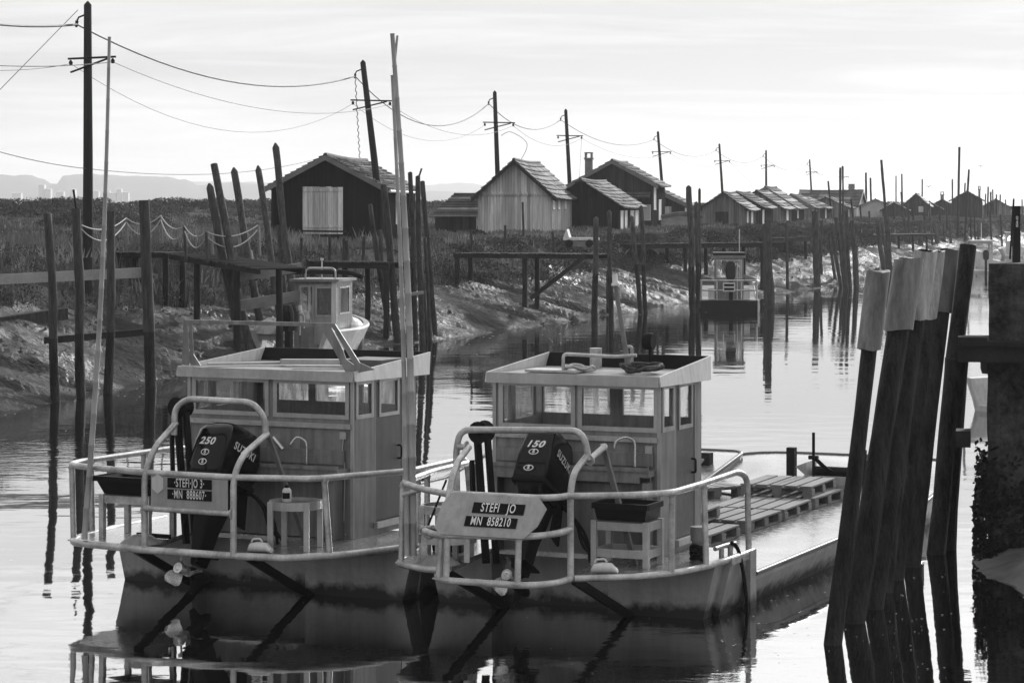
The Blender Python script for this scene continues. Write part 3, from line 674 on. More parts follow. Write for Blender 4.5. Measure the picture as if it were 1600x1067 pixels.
def span(m_, a, b, sag, r=.018, n=18):
    pts = [a.lerp(b, k/n)-Vector((0,0,sag*4*(k/n)*(1-k/n))) for k in range(n+1)]; m_.tube(pts, r, 5, cap=False)
m_ = MB(); span(m_, wp(-60,31,62), tips[0], .1, .032)
for i, s in enumerate((.95,1.5,.9,.9,.9,.9,1.1,1.1)): span(m_, tips[i], tips[i+1], s, .026 if i == 0 else .022)
tag(m_.build('power_cable', MT['wire'], org=tips[0]), 'thick black twisted cable looping between the tops of the power poles', 'cable')
m_ = MB(); span(m_, wp(-60,99,62), arms[0], .1, .012)
for i in range(len(arms)-1): span(m_, arms[i], arms[i+1], .8 if i < 2 else .7, .010)
tag(m_.build('telephone_wire', MT['wire'], org=arms[0]), 'thin wire strung along the crossarm ends of the power poles', 'wire')
m_ = MB(); span(m_, wp(-60,108,63), armb[0], .1, .009); span(m_, armb[0], armb[1], 1.5, .008); span(m_, armb[1], armb[2], 1.1, .008)
tag(m_.build('telephone_wire', MT['wire'], org=armb[0]), 'faint thin wire hanging below the crossarm wire at the left', 'wire')
m_ = MB(); span(m_, wp(-60,219,62), lows[0], .1, .012); span(m_, lows[0], wp(490,250,104), .35, .011)
tag(m_.build('service_wire', MT['wire'], org=lows[0]), 'lowest thin wire running from the nearest pole towards the tarred hut', 'wire')
m_ = MB(); m_.tube([tips[0]+Vector((.02,0,.4)), wp(-70,212,66)], .010, 5); tag(m_.build('guy_wire', MT['wire'], org=tips[0]), 'straight slanting stay wire left of the nearest pole', 'wire')
m_ = MB(); a = tips[1]+Vector((0,0,-.05)); b = wp(562,247,107); n_ = 40; m_.tube([a.lerp(b, k/n_)+Vector((.03*math.sin(k*1.9), .03*math.cos(k*1.9), 0)) for k in range(n_+1)], .018, 5, cap=False)
tag(m_.build('drop_wire', MT['wire'], org=a), 'twisted wire dropping from the leaning pole to the tarred hut roof', 'wire')
m_ = MB(); a = arms[2]+Vector((-.6,0,-.5)); m_.tube(bez([a, a+Vector((.5,.2,.18)), a+Vector((1.3,.5,-.4)), wp(812,254,131)], 6), .014, 5, cap=False)
tag(m_.build('drop_wire', MT['wire'], org=a), 'curved wire dropping from the third pole to the grey hut ridge', 'wire')
for (px, i, lab) in ((905,3,'slanting thin wire from the fourth pole down to the chimney hut'),(1172,5,'slanting thin wire from the sixth pole down behind the row of huts')):
    D = tips[i].y; m_ = MB(); m_.tube([arms[i], wp(px,285,D+4)], .009, 5); tag(m_.build('drop_wire', MT['wire'], org=arms[i]), lab, 'wire')

# ------------------------------------------------------------------ mooring piles and poles
def pile(label, b, t, wpx, zb=0., dD=0., mt='pile', n=9, point=.0, taper=.85, group=None, sleeve=None, name='mooring_pile', cat='pile', wob=.35, D=None, wet=None):
    if D is None: D = (EYE-zb)*F/(b[1]-HY)
    B = wp(b[0], b[1], D); T = wp(t[0], t[1], D+dD); r = wpx*D/F/2; d = (T-B).normalized(); L = (T-B).length
    sd = b[0]*.37+t[1]*.11; pts = []; rad = []
    A = B-d*(.9 if zb <= .6 else .5); LL = (T-A).length; k = max(7, int(LL/.45))
    for i in range(k+1):
        f = i/k; p = A+d*LL*f; off = (wob if sleeve is None else .1)*r*math.sin(math.pi*f)
        p += Vector((N(f*2.2, sd), N(f*2.2, sd+9), 0))*off*2.2; pts.append(p); rad.append(r*(1.06-(1-taper)*f)*(1+.09*N(f*6, sd+4)))
    if point: pts.append(T+d*point); rad.append(r*.25)
    m_ = MB(); m_.mat = 0
    if wet is None: m_.tube(pts, rad, n, rough=.16 if sleeve is None else .05, seed=sd); mats = MT[mt]
    else:
        z_ = wet; lo = [i for i, p in enumerate(pts) if p.z < z_]; c = max(lo)+1 if lo else 1; c = min(c, len(pts)-2)
        m_.mat = 1; m_.tube(pts[:c+1], rad[:c+1], n, rough=.16, seed=sd); m_.mat = 0; m_.tube(pts[c:], rad[c:], n, rough=.16, seed=sd); mats = [MT[mt], MT['pilew']]
    if sleeve is None: return tag(m_.build(name, mats, org=B), label, cat, group)
    o = thing(name, label, cat, B, 0, group); m_.build('shaft', mats, o, org=B); o.children[0].location = (0,0,0)
    y0, y1, sm, rs, tilt = sleeve; f = lambda y: (b[1]-y)/(b[1]-t[1])
    P0 = B.lerp(T, f(y1)); P1 = B.lerp(T, f(y0)); s_ = MB(); q = r*rs; dv = Vector((tilt, 0, 0)); nn = 14; ring = []
    for j, (P, kx) in enumerate(((P0,0),(P0.lerp(P1,.45),.4),(P0.lerp(P1,.8),.8),(P1,1))):
        rr = []
        for c in range(nn):
            an = 2*math.pi*c/nn; z_ = (.012*math.sin(an*2+sd)+.012*N(c*1.3, sd)) if j in (0, 3) else 0
            rr.append(P-B+dv*kx+Vector((math.cos(an)*q*(1+.05*N(c, j, sd)), math.sin(an)*q, z_)))
        ring.append(rr)
    s_.loft(ring, cap=True); s_.build('sleeve', MT[sm], o)
    return o
GL = 'mooring piles in the mud by the left jetty'
pile('rough dark pile standing leftmost before the left bank', (88,628), (74,334), 14.5, mt='pileb', group=GL, wet=1.2, point=.02)
pile('knotty dark pile just left of the bamboo mast', (127,622), (119,326), 15, mt='pileb', group=GL, wet=1.2)
pile('straight dark pile just right of the bamboo mast', (168,615), (173,330), 14, mt='pileb', group=GL, wet=1.2)
pile('thick flat topped dark pile right of the bamboo mast', (237,607), (225,313), 17, mt='pileb', group=GL, wet=1.1, taper=.95)
m_ = MB(); a = wp(119,326,57); m_.tube([a, a+Vector((-.06,0,.42))], .025, 6); tag(m_.build('iron_spike', MT['bmet'], org=a), 'thin iron spike on top of the knotty pile', 'spike')
GM = 'leaning piles between the left jetty and the tarred hut'
pile('short pointed pile leaning left, foremost of the leaning group', (376,548), (328,293), 13, .25, mt='pileb', group=GM, point=.12)
pile('tallest flat topped pile at the left of the leaning group', (390,548), (334,257), 13, .3, 1.5, mt='pileb', group=GM)
pile('pointed leaning pile second from the flat topped one', (412,540), (366,268), 12.5, .3, 1.5, mt='pileb', group=GM, point=.12)
pile('slim numbered leaning pile before the hut corner', (441,520), (404,266), 10.5, .5, 1.5, mt='pileb', group=GM, point=.15)
pile('high pointed pile with an iron ring, before the hut wall', (463,505), (431,231), 12, .6, 1.5, mt='pileb', group=GM, point=.16)
pile('low grey stake between the leaning piles and the hut', (449,500), (435,352), 8, .7, 1., mt='pileb', group=GM)
pile('thin broken stake beside the pointed leaning pile', (410,520), (392,392), 5, .6, 1., mt='plank', group=GM)
GC = 'crowded piles behind the tall bamboo canes'
cl = [((609,528),(578,320),8,'crooked stripped branch leaning at the left of the crowded piles'),((622,532),(600,290),12,'thick dark pile left of the bamboo canes'),((600,512),(594,360),7,'thin dark stake behind the crooked branch'),((650,530),(641,270),8,'tall slim dark pile right of the bamboo canes'),
 ((660,534),(653,276),9,'forked topped dark pile among the crowded piles'),((680,524),(660,284),8.5,'rightmost dark pile of the crowd, leaning left'),((667,528),(650,345),8,'shorter dark pile among the crowd'),((641,527),(646,330),7,'stubby dark stake hidden behind the bamboo canes'),((673,530),(664,372),6,'thin low stake at the right of the crowd')]
for b, t, wd, lab in cl: pile(lab, b, t, wd, .1, 1.0, mt='pile', group=GC, point=.03)
m_ = MB(); a = wp(654,278,82); m_.tube([a, a+Vector((.1,0,.3))], .03, 6); tag(m_.build('branch_stub', MT['pile'], org=a), 'short twig forking off the top of a crowded pile', 'twig')
GD = 'piles standing in the river beyond the second jetty'
for b, t, wd, lab in [((929,519),(931,342),9.5,'dark pile left of the pair before the black low hut'),((955,517),(952,332),8,'dark pile right of the pair before the black low hut'),((949,492),(949,424),4,'thin low stake between the river pair of piles'),
   ((1002,490),(987,340),7.5,'pale topped pile leaning left, before the chimney hut'),((1010,489),(1002,324),7,'second pale topped pile leaning left, right of the first'),
   ((1083,490),(1076,293),10,'thick pale topped pile left of the distant workboat'),((1090,488),(1088,318),7,'medium pile close behind the thick pale topped one'),((1094,484),(1093,297),5,'slim pile nearest the distant workboat on its left')]:
    pile(lab, b, t, wd, 0, .6, mt='pileb', group=GD, wet=1.6, point=.08)
GE = 'piles at the bend of the river'
ce = [((1205,478),(1200,345),12),((1197,470),(1195,350),7),((1231,452),(1228,350),5),((1220,425),(1217,350),5),((1277,447),(1273,330),11),((1283,440),(1284,345),5),((1305,440),(1296,372),5),((1313,446),(1300,350),6),((1320,448),(1306,340),6),((1323,452),(1313,335),7),((1328,450),(1322,330),6),((1337,446),(1331,345),8),((1340,440),(1336,352),4),((1381,426),(1371,345),8),((1392,432),(1385,340),9),((1388,424),(1378,352),5),((1423,404),(1410,330),5),((1424,404),(1418,318),4),((1440,401),(1438,345),8),((1444,399),(1446,355),5),((1466,398),(1460,350),8),((1458,400),(1455,352),4),((1487,396),(1484,345),5),((1478,396),(1474,352),4),((1499,392),(1492,340),5),((1530,392),(1528,345),4)]
lab_e = ['thick dark pile right of the distant workboat','dark stake touching the thick pile by the distant workboat','slim pile standing clear between the workboat and the bend cluster','short pile behind the slim clear one','heavy dark pile left of the bend cluster','slim pile touching the heavy one at the bend']
for i, (b, t, wd) in enumerate(ce):
    lab = lab_e[i] if i < 6 else '%s pile from the left in the thicket of poles at the bend' % ORD[i-6]
    pile(lab, b, t, wd, .1, .5, mt='pileb', group=GE, n=7)
GF = 'thin masts and poles far up the river'
fm = [((1305,400),(1294,283),3),((1312,420),(1313,262),4),((1318,420),(1317,260),3),((1392,430),(1377,250),4.5),((1354,360),(1353,270),3.5),((1362,350),(1360,278),3.2),((1400,350),(1400,275),2),((1410,350),(1409,272),2.6),((1441,350),(1441,280),2.4),((1488,350),(1488,280),2.6),((1496,390),(1499,230),4),((1507,385),(1514,265),3.4),((1506,340),(1508,286),2.5),((1543,345),(1544,292),2.6),((1548,345),(1548,300),3),((1552,345),(1551,296),2.2),((1557,345),(1557,304),2.2),((1562,350),(1563,304),2.2),((1573,350),(1571,312),2),((1584,350),(1584,310),2),((1597,350),(1597,312),2),((1539,345),(1540,303),2.2)]
fm += [((1338,395),(1330,312),3.4),((1349,395),(1344,320),3),((1362,392),(1358,330),3),((1400,392),(1396,318),3.2),((1416,395),(1408,300),3),((1430,392),(1426,325),3.2),((1448,392),(1444,335),3),((1456,390),(1452,318),2.6),((1471,392),(1468,335),3.2),((1481,388),(1479,322),2.6),((1518,388),(1516,330),3),((1524,385),(1522,318),2.6),((1550,388),(1547,330),3),((1566,388),(1563,335),3)]
for i, (b, t, wd) in enumerate(fm):
    D = 235 if b[1] > 370 else 300
    lab = '%s thin mast from the left on the far skyline' % ORD[i] if i < 20 else 'bare pole at the far right horizon edge' if i == 20 else 'thin pole just left of the far pole bunch' if i == 21 else '%s dark stake from the left along the far channel bank' % ORD[i-22]
    pile(lab, b, t, wd, 2.5, 0, mt='tele', group=GF, n=6, D=D, name='thin_mast', cat='mast', wob=.1)

# ------------------------------------------------------------------ near piles and the pier at the right
GN = 'sleeved piles leaning by the pier'
pile('foremost leaning pile at the right with a grey plastic sleeve', (1302,1006), (1372,426), 28, mt='pilew', group=GN, sleeve=(424,548,'plastic',1.38,.0), n=14, taper=.78, dD=.6)
pile('second leaning pile at the right with a dark stained sleeve', (1333,972), (1420,406), 36, mt='pilew', group=GN, sleeve=(404,517,'plastic',1.32,0), n=14, taper=.86, dD=.6)
pile('leaning pile with a pale streaked sleeve between two darker sleeves', (1365,950), (1447,392), 30, mt='pilew', group=GN, sleeve=(392,500,'plasticl',1.25,0), n=14, taper=.86, dD=.6)
pile('narrow leaning pile with the palest sleeve of the bunch', (1398,905), (1463,394), 26, mt='pilew', group=GN, sleeve=(393,500,'plasticl',1.12,0), n=14, taper=.86, dD=.8)
pile('leaning pile with a square edged dark sleeve beside the bare pile', (1425,885), (1482,391), 27, mt='pilew', group=GN, sleeve=(391,490,'plasticd',1.25,0), n=14, taper=.9, dD=.8)
pile('bare black leaning pile touching the pier beam', (1461,865), (1513,384), 28, mt='pilew', group=GN, n=14, taper=.92, dD=.8)
pile('short dark pile leaning behind the sleeved bunch', (1384,925), (1425,560), 22, mt='pilew', group=GN, n=12, taper=.9, dD=1)
pile('thick black upright pile under the pier beam', (1481,858), (1495,560), 34, mt='pilew', group=GN, n=14, taper=.97)
def pier():
    D = 31.5; o = wp(1545, 860, D); o.z = 0; t = thing('quay_pier', 'massive dark concrete pier with a timber beam at the right edge', 'pier', o, R(-10.5))
    k = D/F; zt = EYE-(412-HY)*k; zm = EYE-(532-HY)*k; zl = EYE-(564-HY)*k
    def rough_block(x0, x1, y0, y1, z0, z1, amp, sd):
        m_ = MB(); nx, nz = 10, 14; rings = []
        for j in range(nz+1):
            z = z0+(z1-z0)*j/nz; ring = []
            per = [(x0+(x1-x0)*i/nx, y0) for i in range(nx)]+[(x1, y0+(y1-y0)*i/nx) for i in range(nx)]+[(x1-(x1-x0)*i/nx, y1) for i in range(nx)]+[(x0, y1-(y1-y0)*i/nx) for i in range(nx)]
            for x, y in per: ring.append(Vector((x+amp*N(x*3, z*2.5, sd), y+amp*N(y*3, z*2.5, sd+5), z)))
            rings.append(ring)
        m_.loft(rings, smooth=True); return m_
    rough_block(0, 1.6, 0, 1.4, zm+.002, zt, .02, 2).build('block', MT['conc'], t)
    rough_block(-.02, 1.6, .1, 1.3, -.6, zl-.002, .05, 7).build('pillar', MT['conc'], t)
    m_ = MB(); m_.box((-.37,-.28,zl),(1.75,.04,zm-.06)); m_.box((-.36,-.32,zm-.058),(1.75,1.3,zm)); m_.box((-.37,-.3,zm+.001),(-.02,.1,zm+.05)); m_.build('beam', MT['jetty'], t)
    m_ = MB(); m_.box((-.40,-.1,1.42),(-.22,.3,1.62)); m_.build('corbel', MT['jetty'], t)
    vs = []; fs = []
    for _ in range(2600):
        z = frand(.0, 1.5)**1.0; x, y = (frand(-.16, -.0), frand(.1, 1.3)) if random.random() < .4 else (frand(-.08, 1.6), frand(-.06, .12))
        p = Vector((x-.03*(z < .9), y, z*frand(.5, 1))); d = Vector((frand(-1,1), frand(-1,1), frand(-1.2,.4))).normalized(); e = d.orthogonal().normalized(); q = .028*frand(.5, 1.4)
        o_ = len(vs); vs += [p-e*q, p+d*q*1.4+e*q*.3, p+e*q, p-d*q]; fs.append((o_, o_+1, o_+2, o_+3))
    m_ = MB(); m_.add(vs, fs, False); m_.build('seaweed', MT['weed'], t)
pier()
def number_post():
    D = 32.2; b = wp(1588, 412, D); tp = wp(1588, 322, D); t = thing('numbered_post', 'black squared post with white digits standing on the pier', 'post', b)
    h = tp.z-b.z; m_ = MB(); m_.box((-.045,-.045,-.02),(.045,.045,h)); m_.build('shaft', MT['tele'], t, bevel=.008)
    m_ = MB()
    for i, c in enumerate('0248'): m_.text(c, .055, (0,-.046,h-.15-.033*i), (1,0,0), (0,0,1), 1.1, bold=.001)
    m_.build('digits', MT['letter'], t)
    m_ = MB(); a = wp(1578,405,32); m_.tube([a, wp(1584,312,32)], .012, 6); tag(m_.build('thin_stake', MT['tele'], org=a), 'thin stake standing just left of the numbered post', 'stake')
number_post()

# ------------------------------------------------------------------ jetties
def jetty(label, a, b, wd, z, legs, braces=(), th=.12, deck='jetty', name='wooden_jetty', tilt=0, cross=True):
    # a, b: (column, depth) of the front edge; planks laid across, beams below, legs down into the mud
    A = Vector(((a[0]-800)*a[1]/F, a[1], z)); B = Vector(((b[0]-800)*b[1]/F, b[1], z+tilt)); t = thing(name, label, 'jetty', A); d = B-A; L = d.length; u = d.normalized(); n_ = Vector((-u.y, u.x, 0)).normalized()
    m_ = MB(); k = 0; rnd = random.Random(int(a[0]))
    while k < L-.05:
        w_ = .17; p = u*k+n_*rnd.uniform(-.07, .03); m_.bar(p+u*w_/2+Vector((0,0,rnd.uniform(-.012,.012))), p+u*w_/2+n_*(wd+rnd.uniform(-.05,.08)), .155, .04); k += w_+.02
    m_.build('planking', MT[deck], t)
    m_ = MB(); m_.bar(n_*.08-Vector((0,0,.024+th/2)), n_*.08+d-Vector((0,0,.024+th/2)), .1, th); m_.build('bearer', MT['jetty'], t)
    m_ = MB(); m_.bar(n_*(wd-.1)-Vector((0,0,.024+th/2)), n_*(wd-.1)+d-Vector((0,0,.024+th/2)), .1, th); m_.build('bearer', MT['jetty'], t)
    for f in legs:
        for s_ in (.12, wd-.12):
            p = d*f+n_*s_; w0 = A+p; zg = max(ground(w0.x, w0.y), -.3)-.4; m_ = MB(); m_.tube([Vector((p.x,p.y,zg-A.z)), Vector((p.x+.02,p.y,(zg-A.z)/2)), p-Vector((0,0,.03))], [.1,.095,.09], 8, rough=.12, seed=f); m_.build('leg', MT['jetty'], t)
    for f, g, zz in braces:
        p = d*f+n_*.05-Vector((0,0,.1)); q = d*g+n_*.05; m_ = MB(); m_.bar(p, Vector((q.x, q.y, zz-A.z)), .14, .14); m_.build('brace', MT['jetty'], t)
    return t
jetty('dark plank landing stage with a diagonal prop, below the grey hut', (708,97), (930,95), 1.6, 2.55, (.02,.5), braces=[(.92,.55,.9)], th=.14)
jetty('plank walkway in front of the tarred hut', (478,83), (606,81), 1.4, 2.55, (.05,.45,.95), th=.16)
jetty('long dark landing stage running before the low dark hut', (985,122), (1228,128), 1.6, 2.5, (.1,.35,.6,.85), th=.18)
jetty('dark landing stage right of the distant workboat', (1200,146), (1268,152), 1.5, 2.45, (.1,.5,.9), th=.18)
jetty('bright edged landing stage beyond the bend cluster', (1335,190), (1462,198), 1.5, 2.15, (.05,.3,.55,.9), deck='plank', th=.14)
jetty('main deck of the left jetty with a rope rail', (128,76), (262,75), 1.3, 2.98, (.05,.4,.95))
jetty('sloping gangway of grey planks leading off the left jetty', (262,75), (400,69), 1.5, 2.95, (.3,.75), tilt=-.28)
def beam(label, a, b, Da, Db, h, mt='plank', wd=.08):
    p = wp(a[0], a[1], Da); q = wp(b[0], b[1], Db); m_ = MB(); m_.bar(p, q, wd, h); return tag(m_.build('timber_beam', MT[mt], org=p), label, 'beam')
beam('long bleached beam bolted across the four left piles', (-10,437), (222,426), 60.5, 61.5, .24, 'bleach')
beam('lower dark beam tied across the left piles above the mud', (70,532), (236,518), 60, 62, .16, 'jetty')
beam('short pale plank across the leaning piles', (370,433), (470,418), 72, 73.5, .26)
beam('pale plank low behind the leaning piles', (372,478), (468,462), 71.5, 73.5, .3)
beam('fallen dark trunk lying on the mud at far left', (-10,506), (100,490), 64, 66, .3, 'pile', .3)
beam('short pale crosspiece nailed to the crowded piles', (634,461), (661,457), 79, 79.5, .09, 'plank')
def rope_fence():
    pts = [(197,341,382,76),(251,337,380,76.5),(288,353,408,73.5),(322,362,412,72),(330,366,404,75),(403,352,400,74)]
    t0 = wp(197,382,76); t = thing('rope_fence', 'row of slim posts with sagging pale ropes on the left jetty', 'fence', t0); tops = []
    for px, y0, y1, D in pts:
        a = wp(px+3, y1, D)-t0; b = wp(px, y0, D)-t0; m_ = MB(); m_.tube([a, b], .045 if px not in (197,251) else .03, 7); m_.build('post', MT['pileb'] if px not in (197,251,330,403) else MT['plank'], t); tops.append(b)
    ends = [wp(128,352,70)-t0, tops[0], tops[1], tops[2], tops[3], tops[5]]
    for i in range(len(ends)-1):
        for k, sg in ((0, .22), (.12, .42)):
            m_ = MB(); a = ends[i]-Vector((0,0,k)); b = ends[i+1]-Vector((0,0,k)); m_.tube([a.lerp(b, j/12)-Vector((0,0,sg*4*(j/12)*(1-j/12))) for j in range(13)], .02, 5); m_.build('rope', MT['rope'], t)
rope_fence()
# fence stakes and rails in the grass
GS = 'short stakes in the marsh grass'
for px, y0, y1, D, lab in [(12,378,427,76,'leftmost short stake in the grass'),(23,392,424,76,'lowest short stake in the grass at left'),(54,382,427,76,'leaning short stake left of the first pile'),(515,368,412,84,'stake before the pale hut door'),(536,372,412,84,'leaning stake right of the hut door'),(566,370,412,84,'stake near the right corner of the tarred hut'),(543,376,405,84,'thin pale stake before the hut'),(470,372,402,84,'stake at the left of the hut door'),
   (738,362,392,100,'stake left of the landing stage'),(787,352,392,100,'tall thin stake before the grey hut'),(866,362,392,100,'stake right of the grey hut front'),(818,316,392,118,'grey stake leaning on the grey hut wall')]:
    a = wp(px, y1+6, D); b = wp(px+random.uniform(-3,3), y0, D); m_ = MB(); m_.tube([a, a.lerp(b,.5)+Vector((.02,0,0)), b], [.06,.055,.05], 7, rough=.15, seed=px); tag(m_.build('fence_stake', MT['pileb'], org=a), lab, 'stake', GS)
beam('thin rail nailed before the pale hut door', (470,361), (540,362), 84, 84, .06, 'jetty')
beam('thin lower rail between the stakes before the hut door', (500,369), (532,369), 84, 84, .05, 'jetty')

# ------------------------------------------------------------------ boats
def wall_panel(m_, axis, c, t, a0, a1, z0, z1, ops):
    # a wall standing at coordinate c (thickness t), spanning a0..a1, with openings (a, b, z low, z high)
    def bx(p, q, zl, zh):
        if q-p < 1e-4 or zh-zl < 1e-4: return
        m_.box((p, c, zl), (q, c+t, zh)) if axis == 'y' else m_.box((c, p, zl), (c+t, q, zh))
    k = a0
    for a, b, zl, zh in ops:
        bx(k, a, z0, z1); bx(a, b, z0, zl); bx(a, b, zh, z1); k = b
    bx(k, a1, z0, z1)
def window(parent, axis, c, a, b, zl, zh, out=-1, fw=.05, fm='trim', gm='glass'):
    f = MB(); e0, e1 = (c-.012, c+.03) if out < 0 else (c-.03, c+.012)
    def bx(p, q, l, h): f.box((p, e0, l), (q, e1, h)) if axis == 'y' else f.box((e0, p, l), (e1, q, h))
    bx(a-fw, a, zl-fw, zh+fw); bx(b, b+fw, zl-fw, zh+fw); bx(a, b, zh, zh+fw); bx(a, b, zl-fw, zl)
    fo = f.build('window', MT[fm], parent); g = MB(); k = c+.006 if out < 0 else c-.006
    if axis == 'y': g.add([(a,k,zl),(b,k,zl),(b,k,zh),(a,k,zh)], [(0,1,2,3)], False)
    else: g.add([(k,a,zl),(k,b,zl),(k,b,zh),(k,a,zh)], [(0,1,2,3)], False)
    g.build('pane', MT[gm], fo)
def make_hull(parent, L, hw_d, hw_w, zd, zbow, step=(1.05, .62), cut=.62, rl=.95):
    st = []
    for y in (.3, .7, step[0]): st.append((y, 1, step[1]))
    for y in (step[0]+.02, 2.5, 4, 5.5, 7, 8.2, 9): st.append((y, 1, zd+(zbow-zd)*sst((y-L+2.6)/2.6)))
    for k in range(1, 9):
        an = k/8*math.pi/2; y = L-rl+rl*math.sin(an); wdt = 1-cut*(1-math.cos(an))**1.1
        if y > st[-1][0]+.02: st.append((y, wdt, zd+(zbow-zd)*sst((y-L+2.6)/2.6)))
    m_ = MB(); rings = []
    for y, k, z in st:
        ww = hw_w*k; wd = hw_d*k
        rings.append([Vector(p) for p in ((-wd,y,z),(-wd,y,z-.07),(-wd+.02,y,z-.08),(-ww,y,-.02),(-ww*.92,y,-.4),(ww*.92,y,-.4),(ww,y,-.02),(wd-.02,y,z-.08),(wd,y,z-.07),(wd,y,z))])
    m_.loft(rings, cap=True, smooth=False); m_.build('hull', MT['hull'], parent)
    # the deck lies inside a narrow lip
    m_ = MB(); sd = [s for s in st if s[0] > step[0]]; vs = []
    for y, k, z in sd:
        e = .045; vs += [(-hw_d*k+e, y, z+.006), (hw_d*k-e, y, z+.006)]
    m_.add(vs, [(2*i, 2*i+1, 2*i+3, 2*i+2) for i in range(len(sd)-1)], False); m_.build('deck', MT['deck'], parent)
    m_ = MB()
    for s in (-1, 1): m_.tube([(s*hw_d*k, y, z+.005) for y, k, z in sd], .03, 6)
    y, k, z = sd[-1]; m_.tube([(-hw_d*k, y, z+.005), (hw_d*k, y, z+.005)], .03, 6); m_.build('rubbing_strip', MT['cabind'], parent)
def rounded(w_, b, f, z, rc=.09, n=4, fx=1.):
    out = []
    for cx, cy, a0 in ((w_-rc, f-rc, 0), (-w_+rc, f-rc, 90), (-w_*fx+rc, b+rc, 180), (w_*fx-rc, b+rc, 270)):
        for i in range(n+1): a = R(a0+90*i/n); out.append((cx+rc*math.cos(a), cy+rc*math.sin(a), z))
    return out
def outboard(parent, base, tilt, num, sc=1., steer=0, wide=1., round_top=False):
    base = Vector(base); t = R(tilt); M = Matrix.Translation(base) @ Matrix.Rotation(R(steer), 4, 'Z') @ Matrix.Rotation(-t, 4, 'X')
    P = lambda x, y, z: M @ Vector((x*sc*wide, y*sc, z*sc))
    if round_top: secs = [(-.12,.15,-.24,.34,.08),(0,.19,-.30,.42,.09),(.10,.215,-.33,.46,.1),(.38,.215,-.31,.46,.1),(.52,.205,-.28,.42,.1),(.60,.18,-.22,.36,.1),(.64,.13,-.14,.26,.09)]
    else: secs = [(-.12,.15,-.24,.34,.07),(0,.18,-.29,.40,.05),(.03,.2,-.33,.43,.05),(.30,.2,-.31,.42,.05),(.56,.175,-.25,.37,.05),(.63,.165,-.21,.33,.06),(.66,.12,-.14,.24,.06)]
    m_ = MB(); m_.loft([[P(*p) for p in rounded(w_, b, f, z, rc)] for z, w_, b, f, rc in secs]); cowl = m_.build('outboard_motor', MT['black'], parent)
    # side recess panel and seam
    m_ = MB()
    m_.loft([[P(*p) for p in rounded(w_, b, f, z, .06)] for z, w_, b, f in ((-.02,.205,-.335,.45),(.005,.212,-.342,.46),(.03,.206,-.336,.45))]); m_.build('seam', MT['rubber'], cowl)
    # rear lettering: numerals and two oval badges on the back face
    zA, bA, zB, bB = (.10, -.33, .38, -.31) if round_top else (.30, -.31, .56, -.25)
    dx = P(1,0,0)-P(0,0,0); up = P(0,bB,zB)-P(0,bA,zA); back = lambda f: P(0, bA+(bB-bA)*f, zA+(zB-zA)*f)
    m_ = MB(); m_.text(num, .115*sc, back(.98 if round_top else .42), dx, up, 1.1, .006, .25, bold=.004); m_.build('numerals', MT['letter'], cowl)
    for f in ((.52, .12) if round_top else (.06, -.72)):
        m_ = MB(); c = back(f); X = dx.normalized(); Y = up.normalized(); Z = X.cross(Y)
        def ov(rx, ry, off, k=20): return [c+X*rx*math.cos(2*math.pi*i/k)+Y*ry*math.sin(2*math.pi*i/k)+Z*off for i in range(k)]
        m_.mat = 0; m_.add(ov(.058, .038, .005), [tuple(range(20))], False)
        m_.mat = 1; m_.add(ov(.046, .028, .0065), [tuple(range(20))], False)
        m_.mat = 0; m_.text('S', .06, c, X, Y, 1.0, .008, bold=.003); m_.build('badge', [MT['letter'], MT['plate']], cowl)
    m_ = MB(); sx = .2 if not round_top else .215
    m_.text('SUZUKI', .125*sc, P(sx+.004, .06, .36), P(0,1,-.12)-P(0,0,0), P(0,.12,1)-P(0,0,0), .9, .012, .15, bold=.003); m_.build('maker_lettering', MT['letter'], cowl)
    # leg, bracket, gearcase, propeller
    m_ = MB(); m_.loft([[P(*p) for p in rounded(w_, b, f, z, .03)] for z, w_, b, f in ((-.10,.13,-.2,.26),(-.35,.11,-.17,.2),(-.6,.08,-.15,.14),(-.85,.06,-.13,.13),(-.98,.04,-.12,.12))]); m_.build('midsection', MT['bmet'], cowl)
    m_ = MB(); m_.box((-.13,-.26,-.87),(.13,.16,-.85), M); m_.build('cavitation_plate', MT['bmet'], cowl)
    m_ = MB(); m_.tube([P(0,.26,-1.08), P(0,.2,-1.08), P(0,.1,-1.08), P(0,-.14,-1.08), P(0,-.2,-1.08)], [.012,.05,.068,.062,.045], 12)
    m_.prism([P(-.008,.12,-1.1), P(-.008,-.08,-1.1), P(-.008,-.06,-1.3), P(-.008,.02,-1.3)], P(.016,0,0)-P(0,0,0)); m_.build('gearcase', MT['bmet'], cowl)
    m_ = MB(); m_.tube([P(0,-.19,-1.08), P(0,-.36,-1.08)], [.055*sc, .06*sc], 14); m_.tube([P(0,-.361,-1.08), P(0,-.37,-1.08)], [.035*sc, .02*sc], 12)
    for k in range(3):
        a0 = R(100+120*k); vs = []; fs = []; nr, nc = 6, 5
        for i in range(nr+1):
            r_ = .055+.15*i/nr; half = (.5+.62*math.sin(math.pi*min(1, i/nr*.8+.12)))*(.42 if i < nr else .22)
            for j in range(nc+1):
                an = a0+half*(j/nc-.5)*2*(1-.1*i/nr)+.25*i/nr; vs.append(P(r_*math.cos(an), -.27+.075*(j/nc-.5)*2, -1.08+r_*math.sin(an)))
        for i in range(nr):
            for j in range(nc): q = i*(nc+1)+j; fs.append((q, q+1, q+nc+2, q+nc+1))
        m_.add(vs, fs, True)
    m_.build('propeller', MT['steel'], cowl)
    m_ = MB()
    for s in (-1, 1): m_.prism([P(s*.15-.015,.2,.02), P(s*.15-.015,.36,.0), P(s*.15-.015,.46,-.45), P(s*.15-.015,.2,-.42)], P(.03,0,0)-P(0,0,0))
